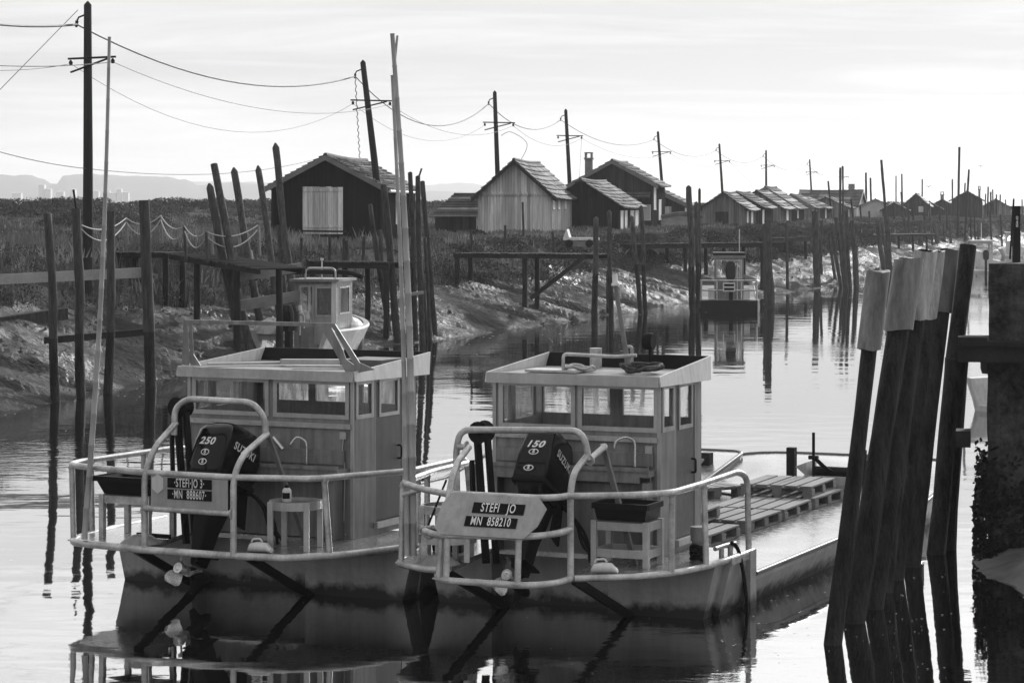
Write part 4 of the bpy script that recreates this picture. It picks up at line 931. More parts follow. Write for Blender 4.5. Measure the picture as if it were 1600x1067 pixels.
    m_.tube([P(-.2,.34,-.05), P(.2,.34,-.05)], .035, 8); m_.build('bracket', MT['bmet'], cowl)
    m_ = MB()
    for k in range(3): m_.tube(bez([P(.1+.04*k,.36,-.02), P(.2+.05*k,.5,-.06-.05*k), P(.42,.56,-.28-.06*k), P(.5+.1*k,.62,-.55)], 6), .018, 6)
    m_.build('hose', MT['rubber'], cowl)
    return cowl
def railing(parent, runs, posts, r=.035, name='railing'):
    m_ = MB()
    for run in runs: m_.tube(fillet(run, .16, 5), r, 10)
    for a, b in posts:
        m_.tube([a, b], r*.95, 10); a_ = Vector(a); d_ = (Vector(b)-a_).normalized(); m_.tube([a_, a_+d_*.012], r*1.9, 10); b_ = Vector(b); m_.tube([b_-d_*.055, b_-d_*.028], [r*1.0, r*1.22], 10, cap=False)
    return m_.build(name, MT['pipe'], parent)
def name_board(parent, poly, thick, plates, mats, out):
    m_ = MB(); m_.prism(poly, Vector(out)*-thick); bd = m_.build('name_board', MT['board'], parent)
    for (c, x, y, wd, hh, s, xs, size) in plates:
        c = Vector(c); x = Vector(x).normalized(); y = Vector(y).normalized(); z = x.cross(y); m_ = MB(); m_.mat = 0
        m_.prism([c-x*wd/2-y*hh/2+z*.004, c+x*wd/2-y*hh/2+z*.004, c+x*wd/2+y*hh/2+z*.004, c-x*wd/2+y*hh/2+z*.004], z*.006)
        m_.mat = 1; m_.text(s, size, c+z*.010, x, y, xs, .003, bold=.0022); m_.build('name_plate', [MT['plate'], MT['letter']], bd)
    return bd
def cabin_of(t, x0, x1, y1, z0, zr, zw0, zw1, rear, front, side, door, y0=0., tray=.2):
    m_ = MB(); th = .04
    wall_panel(m_, 'y', y0, th, x0, x1, z0, zr, [(a, b, zw0, zw1) for a, b in rear])
    wall_panel(m_, 'y', y1-th, th, x0, x1, z0, zr, [(a, b, zw0+.02, zw1) for a, b in front])
    wall_panel(m_, 'x', x1-th, th, y0+th, y1-th, z0, zr, [(side[0], side[1], zw0, zw1), (door[0], door[1], z0+.14, zr-.06)])
    wall_panel(m_, 'x', x0, th, y0+th, y1-th, z0, zr, [(side[0], side[1], zw0, zw1), (door[0], door[1], zw0, zw1)])
    m_.box((x0+th, y0+th, z0), (x1-th, y1-th, z0+.03)); m_.box((x0+.2, y1-.4, z0+.03), (x1-.25, y1-th, zw0-.14))
    m_.build('cabin', MT['cabin'], t)
    for a, b in rear: window(t, 'y', y0, a, b, zw0, zw1)
    for a, b in front: window(t, 'y', y1, a, b, zw0+.02, zw1, out=1)
    window(t, 'x', x1, side[0], side[1], zw0, zw1, out=1); window(t, 'x', x0, side[0], side[1], zw0, zw1); window(t, 'x', x0, door[0], door[1], zw0, zw1)
    # the door leaf on the right side, a little recessed, with its own window
    m_ = MB(); wall_panel(m_, 'x', x1-.035, .03, door[0]+.01, door[1]-.01, z0+.15, zr-.07, [(door[0]+.11, door[1]-.11, zw0-.02, zw1)])
    d = m_.build('door', MT['cabind'], t); window(d, 'x', x1-.004, door[0]+.11, door[1]-.11, zw0-.02, zw1, out=1, fw=.04)  # door toned darker than the cabin walls
    m_ = MB(); m_.tube(fillet([(x1, door[1]-.1, 1.6), (x1+.05, door[1]-.1, 1.6), (x1+.05, door[1]-.1, 1.45), (x1, door[1]-.1, 1.45)], .03), .012, 7); m_.build('handle', MT['bmet'], d)
    m_ = MB(); m_.box((x1+.001, door[0]-.05, z0+.07), (x1+.05, door[1]+.05, z0+.14)); m_.build('door_step', MT['trim'], t)
    # trims on the rear face
    m_ = MB(); m_.box((x0-.01, y0-.035, zw0-.155), (x1-.02, y0-.001, zw0-.10)); m_.box((x0-.012, y0-.012, z0), (x0+.03, y0-.001, zr)); m_.box((x1-.03, y0-.012, z0), (x1+.012, y0-.001, zr)); m_.build('trim_strip', MT['trim'], t)
    m_ = MB(); n_ = 9
    for k in range(n_):
        bx_ = x0+.1+(x1-x0-.2)*k/(n_-1)
        m_.tube([(bx_, y0-.034, zw0-.128), (bx_, y0-.045, zw0-.128)], [.012,.007], 6); m_.tube([(bx_, y0+.002, z0+.05), (bx_, y0-.008, z0+.05)], [.012,.007], 6)
    tag(m_.build('rivets', MT['trim'], t), kind='stuff')
    for fx in (.33, .68): m_ = MB(); m_.box((x0+(x1-x0)*fx-.012, y0-.008, z0+.001), (x0+(x1-x0)*fx+.012, y0-.001, zw0-.16)); m_.build('seam', MT['cabin'], t)
    m_ = MB(); m_.box((x1-.16, y0-.03, zw0-.27), (x1-.08, y0-.001, zw0-.19)); m_.tube(bez([Vector((x1-.12,y0-.015,zw0-.27)), Vector((x1-.13,y0-.02,zw0-.42)), Vector((x1-.1,y0-.02,zw0-.6)), Vector((x1-.11,y0-.02,z0+.2))],5), .008, 6); m_.build('socket', MT['trim'], t)
    # roof: a shallow tray, sides flaring and rising to a front coaming
    m_ = MB(); e = .06 if x0 < -1 else .02; zt = zr+.10; yb = y0-.12; yf = y1+.12
    m_.box((x0-e, yb, zr), (x1+e, yf, zr+.08))
    m_.build('roof', MT['roofp'], t)
    m_ = MB(); m_.box((x0-e-.012, yb-.014, zr-.015), (x1+e+.012, yb-.001, zr+.10)); m_.build('roof_edge', MT['trim'], t)
    for s, xx in ((1, x1+e), (-1, x0-e)):
        m_ = MB(); m_.prism([(xx+s*.02, yb, zr-.01), (xx+s*.02, yf+.04, zr-.03), (xx-s*.02, yf+.14, zr+tray+.03), (xx+s*.004, yb, zr+.10)], (s*.018, 0, 0)); m_.build('roof_side', MT['white'], t)  # white puts the sky's brightness on these side boards into their colour
    m_ = MB(); m_.prism([(x0-e, yf+.02, zr), (x1+e, yf+.02, zr), (x1+e-.02, yf+.14, zr+tray+.03), (x0-e+.02, yf+.14, zr+tray+.03)], (0, .02, 0)); m_.build('roof_coaming', MT['bmet'], t)

# --- right boat
fr = Frame(.624, 27.79, 24)
RB = thing('workboat', 'grey workboat at the right with a 150 outboard and pallets on its deck', 'boat', fr.o, R(-24))
make_hull(RB, 10.7, 1.76, 1.6, .36, .72)
def stern(t, xl, xr, wl, wr, left, right, z=.62, inner=(-.93,.45)):
    m_ = MB()                                  # two stern boxes either side of the motor well
    for a, b, wa, wb_ in ((xl, inner[0], xl+.14, inner[0]), (inner[1], xr, inner[1], xr-.14)):
        rings = [[Vector(p) for p in ((a,y,z-.05),(b,y,z-.05),(wb_,y,-.02),(wb_,y,-.4),(wa,y,-.4),(wa,y,-.02))] for y in (0, .31)]
        m_ = MB(); m_.loft(rings, smooth=False); m_.build('transom', MT['hull'], t)
    m_ = MB(); m_.prism([(p[0], p[1], z-.05) for p in left], (0,0,.055)); m_.prism([(p[0], p[1], z-.05) for p in right], (0,0,.055))
    m_.box((inner[0]+.001, 0, z-.05), (inner[1]-.001, 1.05, z+.002)); m_.build('stern_deck', MT['deck'], t)
stern(RB, -1.70, 1.67, -1.62, 1.61, [(-.93,1.04),(-.93,0),(-.72,-1.5),(-.9,-1.6),(-1.39,-1.33),(-1.62,-.5),(-1.72,.2),(-1.75,1.04)][::-1],
      [(.45,1.04),(1.75,1.04),(1.72,.2),(1.65,-.24),(1.5,-.8),(1.27,-1.17),(.72,-1.57),(.55,-.8),(.45,0)][::-1])
m_ = MB()
m_.tube(fillet([(1.74,1.04,.61),(1.71,.2,.61),(1.65,-.24,.6),(1.5,-.82,.6),(1.27,-1.2,.6),(.72,-1.6,.6)], .1), .035, 8)
m_.tube(fillet([(-1.74,1.04,.61),(-1.71,.2,.61),(-1.62,-.5,.6),(-1.41,-1.35,.6),(-.92,-1.64,.6),(-.72,-1.55,.6)], .1), .035, 8)
m_.build('deck_edge_pipe', MT['pipe'], RB)
for x in (-.78, .68): m_ = MB(); m_.bar((x,-1.5,.57), (x+.05,-.02,-.02), .05, .09); m_.build('brace', MT['bmet'], RB)
m_ = MB(); m_.box((1.70,.86,.0),(1.775,1.06,.635)); m_.box((1.3,1.052,.36),(1.77,1.064,.62)); m_.build('side_plate', MT['hull'], RB)
cabin_of(RB, -.9, 1.05, 1.3, .625, 2.47, 2.01, 2.42, [(-.79,.02),(.15,.98)], [(-.85,-.03),(.12,.95)], (.1,.38), (.5,1.08))
# rail, hoop and motor guard
railing(RB, [[(.69,-1.7,1.45),(1.2,-1.42,1.45),(1.56,-1.02,1.45),(1.62,-.15,1.47),(1.66,.78,1.5),(1.69,1.0,1.42),(1.70,1.02,.62)],
             [(-.55,-1.9,1.43),(-1.0,-1.68,1.45),(-1.36,-1.34,1.46),(-1.55,-.2,1.46),(-1.6,1.0,1.46),(-1.62,1.06,.62)]],
        [((1.49,-.84,.6),(1.54,-.95,1.45)),((1.65,-.22,.6),(1.62,-.2,1.46)),((-1.38,-1.32,.6),(-1.36,-1.32,1.46)),((-1.5,-.45,.6),(-1.52,-.4,1.46))])
railing(RB, [[(-.73,-1.3,1.2),(-.75,-1.3,1.8),(-.70,-1.3,2.04),(.70,-1.3,2.08),(.76,-1.3,1.78)],
             [(.74,-1.28,1.83),(.70,-1.55,1.68),(.69,-1.62,1.5),(.69,-1.62,.6)],
             [(-.60,-1.3,1.86),(-.52,-1.8,1.72),(-.5,-2.0,1.45),(-.5,-2.12,.6)]], [((.76,-1.3,1.78),(.82,-1.0,1.9)),((-.62,-1.3,1.86),(-.75,-1.3,1.86))], name='motor_hoop')
railing(RB, [[(.69,-1.62,.6),(.68,-1.95,.6),(.48,-2.24,.6),(-.45,-2.24,.6),(-.62,-2.05,.6),(-.76,-1.5,.6)],
             [(.69,-1.62,1.1),(.66,-1.95,1.09),(.45,-2.2,1.08),(-.55,-2.22,1.05),(-.75,-2.05,1.06)],
             [(.69,-1.62,1.45),(.66,-1.85,1.45),(.5,-1.99,1.45),(-.45,-2.0,1.45),(-.56,-1.9,1.43)]],
        [((.37,-2.23,.6),(.37,-2.2,1.08)),((-.42,-2.23,.6),(-.42,-2.2,1.07)),((-.52,-2.2,.6),(-.5,-2.16,1.07))], name='motor_guard')
bp_ = [(-.44,-2.03,1.47),(.52,-2.03,1.46),(.63,-2.05,1.36),(.57,-2.2,1.19),(.45,-2.26,1.07),(-.47,-2.27,1.07),(-.55,-2.24,1.13),(-.53,-2.08,1.36)]
bn = (Vector((0,-2.27,1.07))-Vector((0,-2.03,1.47))).normalized(); bu = -bn; bo = Vector((1,0,0)).cross(bu)
# put every corner on one plane
def on_plane(p): q = Vector((0,-2.03,1.47))+bu*((p[2]-1.47)/bu.z); return Vector((p[0], q.y, p[2]))
bp_ = [on_plane(p) for p in bp_]
fcen = lambda x, z: on_plane((x, 0, z))
name_board(RB, bp_[::-1], .012, [(fcen(.11,1.335),(1,0,0),bu,.57,.115,'STEFI   JO',.60,.135),(fcen(.06,1.205),(1,0,0),bu,.57,.11,'MN  858210',.60,.13)], None, bo)
outboard(RB, (-.10,-.62,1.36), 28, '150', 1.0, 0, .95)
def hauler(t, x, y, ztop, xb):
    m_ = MB(); m_.bar((x-.05,y,ztop-.05), (xb-.06,y-.1,.6), .07, .05); m_.bar((x+.07,y,ztop-.05), (xb+.06,y-.1,.6), .06, .05); m_.bar((x-.1,y-.03,ztop-.3),(x-.06,y-.06,ztop-1.), .04,.05)
    a = m_.build('line_hauler', MT['bmet'], t)
    m_ = MB(); m_.tube([(x,y-.09,ztop), (x,y-.05,ztop), (x,y+.05,ztop), (x,y+.09,ztop)], [.12,.085,.085,.12], 16); m_.tube([(x,y-.13,ztop),(x,y-.09,ztop)], .03, 8); m_.build('wheel', MT['rubber'], a)
hauler(RB, -.66, -.85, 1.98, -.5)
def strut(t, a, b): m_ = MB(); m_.bar(a, b, .07, .025); m_.build('hoop_stay', MT['cabin'], t)
strut(RB, (.80,-1.02,1.92), (.98,-.55,.62))
# work shelf, sink and tap on the cabin back
m_ = MB(); m_.box((-.84,-.22,1.5),(1.0,-.002,1.56)); m_.box((-.84,-.24,1.56),(1.0,-.2,1.6)); m_.box((-.86,-.03,1.6),(.98,-.003,1.74)); m_.box((-.82,-.235,1.44),(.9,-.215,1.5))
m_.box((.92,-.2,.63),(.98,-.02,1.44)); m_.box((-.83,-.2,.63),(-.77,-.02,1.44)); m_.box((-.76,-.05,.63),(.92,-.045,1.40)); m_.build('work_shelf', MT['cabin'], RB)
m_ = MB(); m_.tube(fillet([(.8,-.1,1.6),(.8,-.1,1.88),(.72,-.16,1.93),(.62,-.2,1.88),(.6,-.2,1.8)], .08), .014, 8); m_.build('tap', MT['steel'], RB)
# roof gear
m_ = MB(); m_.tube(fillet([(.22,1.3,2.55),(.22,1.3,2.8),(.14,1.28,2.8)], .03), .02, 8); m_.build('lamp_bracket', MT['pipe'], RB); m_ = MB(); m_.tube([(-.18,1.2,2.55),(-.18,1.2,2.78)], .07, 10); m_.build('vent', MT['pipe'], RB); m_ = MB(); m_.tube(fillet([(-.2,.3,2.55),(-.2,.3,2.76),(.25,.7,2.72),(.5,.72,2.74)], .05), .02, 8); m_.build('roof_rail', MT['pipe'], RB)
m_ = MB(); c = Vector((.42,1.35,2.86)); m_.tube([c+Vector((-.07,0,0)), c, c+Vector((.04,.0,0))], [.09,.1,.09], 14); m_.tube([c-Vector((0,0,.3)), c-Vector((0,0,.08))], .02, 6); m_.build('search_lamp', MT['rubber'], RB)
m_ = MB(); m_.tube([(.36,.85,2.55),(.30,.85,2.9),(.20,.85,3.5)], [.035,.03,.026], 8); ms = m_.build('lamp_mast', MT['plank'], RB)
m_ = MB(); m_.tube([(.20,.85,3.5),(.20,.85,3.52),(.195,.85,3.54),(.19,.85,3.63)], [.05,.05,.032,.03], 10); m_.build('stern_light', MT['white'], ms)
m_ = MB()
def coil(c, r, n, h, seed):
    rnd = random.Random(seed); return [Vector(c)+Vector((math.cos(a*.55)*r*(1+.25*rnd.uniform(-1,1)), math.sin(a*.55)*r*(1+.25*rnd.uniform(-1,1)), h*abs(rnd.uniform(0,1)))) for a in range(n)]
tag((lambda b: (b.tube(bez([fr.world(p) for p in coil((-.1,.5,2.575),.16,34,.05,3)],3), .014, 6), b.build('rope_coil', MT['rope'], org=fr.world((-.1,.5,2.57))))[1])(MB()), 'untidy pale rope coil on the left of the right boat cabin roof', 'rope')
tag((lambda b: (b.tube(bez([fr.world(p) for p in coil((.62,.55,2.585),.19,44,.07,5)],3), .022, 6), b.build('rope_coil', MT['pileb'], org=fr.world((.62,.55,2.57))))[1])(MB()), 'knotted dark rope heap on the right of the cabin roof beside the lamp mast', 'rope')
m_ = MB(); m_.box((-.62,.2,2.56),(.0,.55,2.585)); m_.build('roof_hatch', MT['trim'], RB)
# deck fittings
m_ = MB(); m_.tube([(1.50,-.02,.62),(1.50,-.02,.80),(1.5,-.02,.84)], [.075,.075,.085], 12); m_.tube([(1.5,-.02,.84),(1.5,-.02,.99)], .095, 12); m_.build('bollard', MT['cabin'], RB)
m_ = MB(); m_.tube([(1.62,.35,.62),(1.62,.35,.72)], .03, 8); m_.tube([(1.64,.58,.62),(1.64,.58,.72)], .03, 8); m_.tube([(1.6,.2,.73),(1.62,.45,.735),(1.65,.72,.73)], .025, 8); m_.build('cleat', MT['trim'], RB)
for x in (-.45, 1.4): m_ = MB(); m_.box((x-.06,9.2,.4),(x+.06,9.32,.95)); m_.build('bitt', MT['jetty'], RB)
def winch_box():
    t = thing('winch_box', 'open steel winch box with a thin upright rod at the bow of the right boat', 'winch', fr.world((.15,9.0,.37)), R(-24))
    m_ = MB()
    for a, b in (((-.28,-.2,0),(-.25,.4,.24)),((.35,-.2,0),(.38,.4,.24)),((-.25,-.2,0),(.35,-.17,.24)),((-.25,.37,0),(.35,.4,.24))): m_.box(a, b)
    m_.prism([(-.40,-.2,.36),(-.25,-.2,.24),(-.25,-.17,.42)], (0,.5,0)); m_.build('box', MT['hull'], t)
    m_ = MB(); m_.tube([(-.12,-.24,0),(-.12,-.24,.85)], .022, 8); m_.tube([(-.19,-.24,.5),(-.05,-.24,.5)], .03, 8); m_.build('rod', MT['bmet'], t)
    m_ = MB(); m_.tube(bez([Vector((-.12,-.2,.5)),Vector((0,-.05,.34)),Vector((.12,.05,.27)),Vector((.4,.1,.3))],6), .03, 7); m_.tube([(-.2,.1,.27),(.32,.1,.27)], .08, 12); m_.build('drum', MT['rubber'], t)
    m_ = MB(); m_.tube([(.5,.1,0),(.5,.1,.6)], .05, 8); m_.tube([(.38,.1,.5),(.55,.1,.5)], .025, 6); m_.build('post', MT['jetty'], t)
winch_box()
def tray_of(label, pts_world, name, mt, cat):
    pass
# --- pallets
def pallet(label, lx, ly, z, rz, first=None):
    loc = fr.world((lx, ly, z)); rot = R(-24)+rz
    if first: return copy_thing(first, loc, rot, label, 'pallets on the right boat deck')
    t = thing('pallet', label, 'pallet', loc, rot, 'pallets on the right boat deck'); rnd = random.Random(3)
    m_ = MB()
    for i in range(5): m_.box((-1.0+.205*i, 0+rnd.uniform(-.02,.02), .124), (-1.0+.205*i+.165, 1.2+rnd.uniform(-.02,.02), .146))
    m_.build('top_boards', MT['plank'], t)
    m_ = MB()
    for y in (0, .54, 1.08): m_.box((-.99, y, .102), (-.02, y+.12, .1235))
    m_.build('stringers', MT['plank'], t)
    for y in (.0, .53, 1.06):
        for x in (-.99, -.56, -.14): m_ = MB(); m_.box((x, y, .022), (x+.13, y+.14, .1015)); m_.build('block', MT['plank'], t)
    m_ = MB()
    for x in (-.99, -.55, -.12): m_.box((x-.01, 0, 0), (x+.1, 1.2, .0215))
    m_.build('runners', MT['plank'], t)
    return t
p0 = pallet('nearest grey pallet on the deck, half behind the rail post', .62, 2.72, .37, 0)
pallet('second pallet from the cabin, with ragged board ends', .62, 4.30, .37, R(-1), p0)
pallet('third pallet along the deck with a gap in its boards', .64, 5.62, .37, R(1), p0)
pallet('lower pallet under the raised one nearest the winch box', .62, 6.98, .37, R(-1.5), p0)
pallet('raised top pallet nearest the winch box', .56, 7.02, .517, R(1.5), p0)
pallet('pallet stacked on the near pallet behind the cabin corner', .2, 3.3, .517, R(2), p0)
pallet('pallet at the far left behind the mooring posts', -.75, 8.1, .37, R(60), p0)

# --- left boat
fl = Frame(-1.14-1.9*math.cos(R(26)), 28.43+1.9*math.sin(R(26)), 26)
LB = thing('workboat', 'grey workboat at the left with a 250 outboard and a frame over its roof', 'boat', fl.o, R(-26))
make_hull(LB, 10.5, 1.93, 1.86, .38, .74, cut=.14, rl=.4)
stern(LB, -2.03, 1.95, -1.9, 1.88, [(-.96,1.04),(-.96,0),(-.62,-1.42),(-1.62,-1.3),(-1.9,-.9),(-1.97,0),(-2.0,1.04)][::-1], [(.56,1.04),(1.96,1.04),(1.93,0),(1.56,-.82),(1.15,-1.34),(.53,-1.42),(.56,0)][::-1], inner=(-.96,.56))
m_ = MB(); m_.tube(fillet([(-2.0,1.0,.61),(-1.97,-.1,.61),(-1.9,-.9,.6),(-1.72,-1.3,.6),(-.6,-1.48,.6),(.53,-1.46,.6),(1.15,-1.38,.6),(1.58,-.84,.6),(1.95,0,.61),(1.97,1.0,.61)], .14), .042, 9); m_.build('deck_edge_pipe', MT['pipe'], LB)
for x in (-.85, .62): m_ = MB(); m_.bar((x,-1.3,.57), (x+.05,-.02,-.04), .05, .09); m_.build('brace', MT['bmet'], LB)
cabin_of(LB, -1.1, 1.1, 1.65, .625, 2.42, 2.02, 2.36, [(-1.0,-.06),(.1,1.0)], [(-.98,-.35),(-.25,.3),(.4,.96)], (.25,.56), (.68,1.3), y0=.15)
railing(LB, [[(-1.66,1.4,.62),(-1.8,1.35,1.4),(-1.85,1.1,1.46),(-1.97,-.86,1.45),(-1.85,-1.15,1.45),(-.74,-1.44,1.45),(.5,-1.47,1.45),(1.38,-1.21,1.45),(1.97,-.12,1.46),(1.95,1.3,1.48),(1.93,1.5,.62)]],
        [((-1.80,-1.15,.6),(-1.83,-1.14,1.45)),((-1.93,-.6,.6),(-1.95,-.6,1.45)),((1.45,-.98,.6),(1.45,-1.1,1.45)),((1.95,.1,.6),(1.96,.1,1.46)),((-1.9,.4,.6),(-1.9,.4,1.46))])
railing(LB, [[(-.61,-.9,1.82),(-.60,-.9,2.12),(-.44,-.9,2.23),(.42,-.9,2.22),(.58,-.9,2.06),(.59,-.9,1.84)],
             [(.60,-.88,1.88),(.57,-1.35,1.68),(.53,-1.47,1.45),(.53,-1.47,.6)],[(-.60,-.88,1.95),(-.57,-1.35,1.72),(-.62,-1.47,1.45),(-.62,-1.47,.6)]], [((.53,-1.48,1.06),(-.62,-1.48,1.06))], name='motor_hoop')
z_ = lambda x, z: Vector((x, -1.492, z))
bd = name_board(LB, [z_(-.52,1.42), z_(-.52,1.09), z_(.47,1.09), z_(.47,1.42)], .01, [(z_(-.015,1.36),(1,0,0),(0,0,1),.57,.108,'·STEFI·JO 3·',.54,.13),(z_(-.015,1.235),(1,0,0),(0,0,1),.57,.108,'·MN  888607·',.54,.13)], None, (0,-1,0))
m_ = MB(); m_.prism([(-.43+.085*math.cos(R(30+60*k)), -1.4925, 1.34+.11*math.sin(R(30+60*k))) for k in range(6)][::-1], (0,-.008,0)); m_.build('hexagon_sticker', MT['white'], bd)
outboard(LB, (-.22,-.62,1.30), 20, '250', 1.0, -5, 1.1, True)
hauler(LB, -.62, -.75, 2.12, -.42)
strut(LB, (.60,-.86,1.86), (.78,-.35,.62))
m_ = MB(); m_.box((-1.0,-.12,1.36),(1.05,.148,1.42)); m_.box((-1.0,-.14,1.42),(1.05,-.1,1.46)); m_.box((-.98,-.135,1.30),(1.0,-.115,1.36)); m_.box((-1.02,.115,1.46),(1.0,.147,1.62)); m_.box((.9,-.1,.63),(.98,.14,1.3)); m_.box((-.98,-.1,.63),(-.9,.14,1.3)); m_.box((-.9,.09,.63),(.9,.1,1.28)); m_.build('work_shelf', MT['cabin'], LB)
m_ = MB(); m_.tube(fillet([(.55,.05,1.46),(.55,.05,1.72),(.45,.0,1.78),(.38,-.02,1.68)], .08), .014, 8); m_.tube([(.15,-.02,1.75),(.28,-.02,1.62)], .03, 8); m_.build('tap', MT['steel'], LB)
# slanted frame over the roof
m_ = MB()
def plate_slot(a0, a1, b1, b0, hole):
    pass
zb_, zt_ = 2.53, 3.06; yF = .12
def quad_prism(ps): m_.prism([(p[0], yF, p[1]) for p in ps], (0, .014, 0))
quad_prism([(.66,zt_),(.80,zt_),(.99,2.75),(.90,2.70)]); quad_prism([(.80,zt_+.001),(.92,zt_+.001),(1.21,2.62),(1.14,2.60)][::-1] if False else [(.82,zt_-.01),(.88,zt_-.01),(1.20,2.62),(1.13,2.59)])
quad_prism([(.90,2.70),(.985,2.745),(1.02,2.66),(1.13,2.59),(1.20,2.62),(1.40,2.55),(1.14,2.50),(1.02,2.50)])
m_.box((-1.16, yF+.002, zt_-.045), (.86, yF+.04, zt_-.001))
quad_prism([(-1.18,zb_),(-1.08,zb_),(-1.10,zt_-.046),(-1.16,zt_-.046)]); quad_prism([(-1.06,zb_),(-.92,zb_),(-1.02,2.66),(-1.04,zt_-.046),(-1.08,zt_-.046)])
m_.build('roof_frame', MT['cabin'], LB)
m_ = MB(); m_.bar((-1.0,.4,2.53),(-.3,1.0,2.53),.09,.03); m_.bar((.1,.5,2.53),(.7,.7,2.53),.08,.03); m_.bar((-.3,.9,2.55),(.9,1.25,2.56),.12,.06); m_.build('roof_batten', MT['trim'], LB)
m_ = MB(); m_.box((.5,.9,2.50),(1.05,1.5,2.60)); m_.build('roof_box', MT['cabind'], LB)
for x in (1.2, 1.62): m_ = MB(); m_.box((x-.075,9.55,.42),(x+.075,9.7,.80)); m_.build('bitt', MT['jetty'], LB)
m_ = MB(); m_.box((-1.2,-.78,.63),(-.75,-.75,.68)); m_.build('deck_strip', MT['bmet'], LB)

# --- loose things on the boats
def stool(label, f, lx, ly, z, rz, rad=.30, h=.5, mt='trim', seat='cabind', n=4, legw=.06, ell=1.0):
    t = thing('stool', label, 'stool', f.world((lx, ly, z)), R(-f.h)+rz)
    m_ = MB(); k = 28; o = [Vector((math.cos(2*math.pi*i/k)*rad*ell, math.sin(2*math.pi*i/k)*rad, h)) for i in range(k)]; i_ = [Vector((p.x*.93, p.y*.93, h)) for p in o]
    dz = Vector((0,0,-.09)); m_.add(o+[p+dz for p in o]+i_+[p+dz for p in i_], [f_ for i in range(k) for f_ in ((i,(i+1)%k,k+(i+1)%k,k+i),(2*k+i,3*k+i,3*k+(i+1)%k,2*k+(i+1)%k),(i,2*k+i,2*k+(i+1)%k,(i+1)%k),(k+i,k+(i+1)%k,3*k+(i+1)%k,3*k+i))], False); m_.build('rim', MT[mt], t)
    m_ = MB(); m_.add([p*1+Vector((0,0,-.03)) for p in i_], [tuple(range(k))], False); m_.build('seat', MT[seat], t)
    for q in range(n):
        a = R(45+360/n*q); c = Vector((math.cos(a)*rad*1.03*ell, math.sin(a)*rad*1.03, 0)); m_ = MB(); m_.box((c.x-legw/2, c.y-.015, 0), (c.x+legw/2, c.y+.015, h-.002)); m_.build('leg', MT[mt], t)
    return t
stool('round topped alloy stool with four flat legs on the left boat stern', fl, .92, -.82, .627, R(10), .29, .53)
stool('high round alloy stool with strapped legs at the left rail of the right boat', fr, -1.12, -.75, .627, 0, .27, .55, mt='pipe')
stool('low wide stool with short legs beside the tall one on the right boat', fr, -.98, -1.02, .627, R(20), .31, .28, mt='pipe')
def crate(label, loc, rz, wd, dp, h, flare=.06):
    t = thing('crate', label, 'crate', loc, rz); m_ = MB(); a, b = wd/2, dp/2; a2, b2 = a+flare, b+flare; th = .015
    outer = [[(-a,-b,0),(a,-b,0),(a,b,0),(-a,b,0)],[(-a2,-b2,h),(a2,-b2,h),(a2,b2,h),(-a2,b2,h)]]
    inner = [[(-a2+th,-b2+th,h),(a2-th,-b2+th,h),(a2-th,b2-th,h),(-a2+th,b2-th,h)],[(-a+th,-b+th,th),(a-th,-b+th,th),(a-th,b-th,th),(-a+th,b-th,th)]]
    m_.loft([[Vector(p) for p in r_] for r_ in outer+inner], smooth=False); m_.build('tub', MT['net'], t)
    m_ = MB()
    for s in (-1, 1): m_.box((-a2-.012, s*(b2)-.02, h-.05), (a2+.012, s*b2+.02, h+.008))
    for s in (-1, 1): m_.box((s*a2-.016, -b2+.021, h-.05), (s*a2+.016, b2-.021, h+.008))
    m_.build('lip', MT['net'], t); return t
def stand(label, f, lx, ly, z, rz, wd, dp, h, mt='pipe', shelf=None, name='stand'):
    t = thing(name, label, 'stand', f.world((lx, ly, z)), R(-f.h)+rz)
    for sx in (-1, 1):
        for sy in (-1, 1): m_ = MB(); m_.box((sx*wd/2-.03, sy*dp/2-.03, 0), (sx*wd/2+.03, sy*dp/2+.03, h)); m_.build('leg', MT[mt], t)
    for zz in ([h-.1] + ([shelf] if shelf else [])):
        m_ = MB()
        for sy in (-1, 1): m_.box((-wd/2+.031, sy*dp/2-.015, zz), (wd/2-.031, sy*dp/2+.015, zz+.085))
        for sx in (-1, 1): m_.box((sx*wd/2-.015, -dp/2+.031, zz), (sx*wd/2+.015, dp/2-.031, zz+.085))
        m_.build('frame', MT[mt], t)
    m_ = MB(); m_.box((-wd/2+.02, -dp/2+.02, h-.03), (wd/2-.02, dp/2-.02, h-.004)); m_.build('shelf', MT['cabind'], t)
    return t
stand('four legged alloy stand at the left of the left boat stern, under a black tub', fl, -1.2, -.75, .627, 0, .62, .5, .5)
crate('black flared plastic tub on the stand at the far left of the left boat', fl.world((-1.2,-.75,.627+.5)), R(-26), .6, .46, .2, .08)
stand('two tier alloy step stand against the cabin back of the right boat', fr, .92, -.62, .627, 0, .58, .42, .48, mt='trim', shelf=.10, name='step_stand')
crate('dark plastic crate on the two tier stand behind the right boat cabin', fr.world((.92,-.62,.627+.485)), R(-24), .54, .38, .17, .03)
crate('dark crate on the deck under the low stool of the right boat', fr.world((-1.25,-.35,.627)), R(-24), .34, .26, .24, .02)
def canister():
    t = thing('bottle', 'small white labelled bottle standing on the round stool of the left boat', 'bottle', fl.world((.80,-.80,.627+.503))); m_ = MB(); m_.tube([(0,0,0),(0,0,.012),(0,0,.13),(0,0,.155)], [.045,.05,.05,.03], 16); m_.build('body', MT['white'], t)
    m_ = MB(); m_.tube([(0,0,.156),(0,0,.185)], [.022,.022], 10); m_.build('cap', MT['rubber'], t)
    m_ = MB(); m_.add([Vector((math.cos(a)*.0512, math.sin(a)*.0512, z)) for z in (.04,.105) for a in [R(205+10*i) for i in range(12)]], [(i, i+1, 13+i, 12+i) for i in range(11)], True); m_.build('label', MT['bmet'], t)
canister()
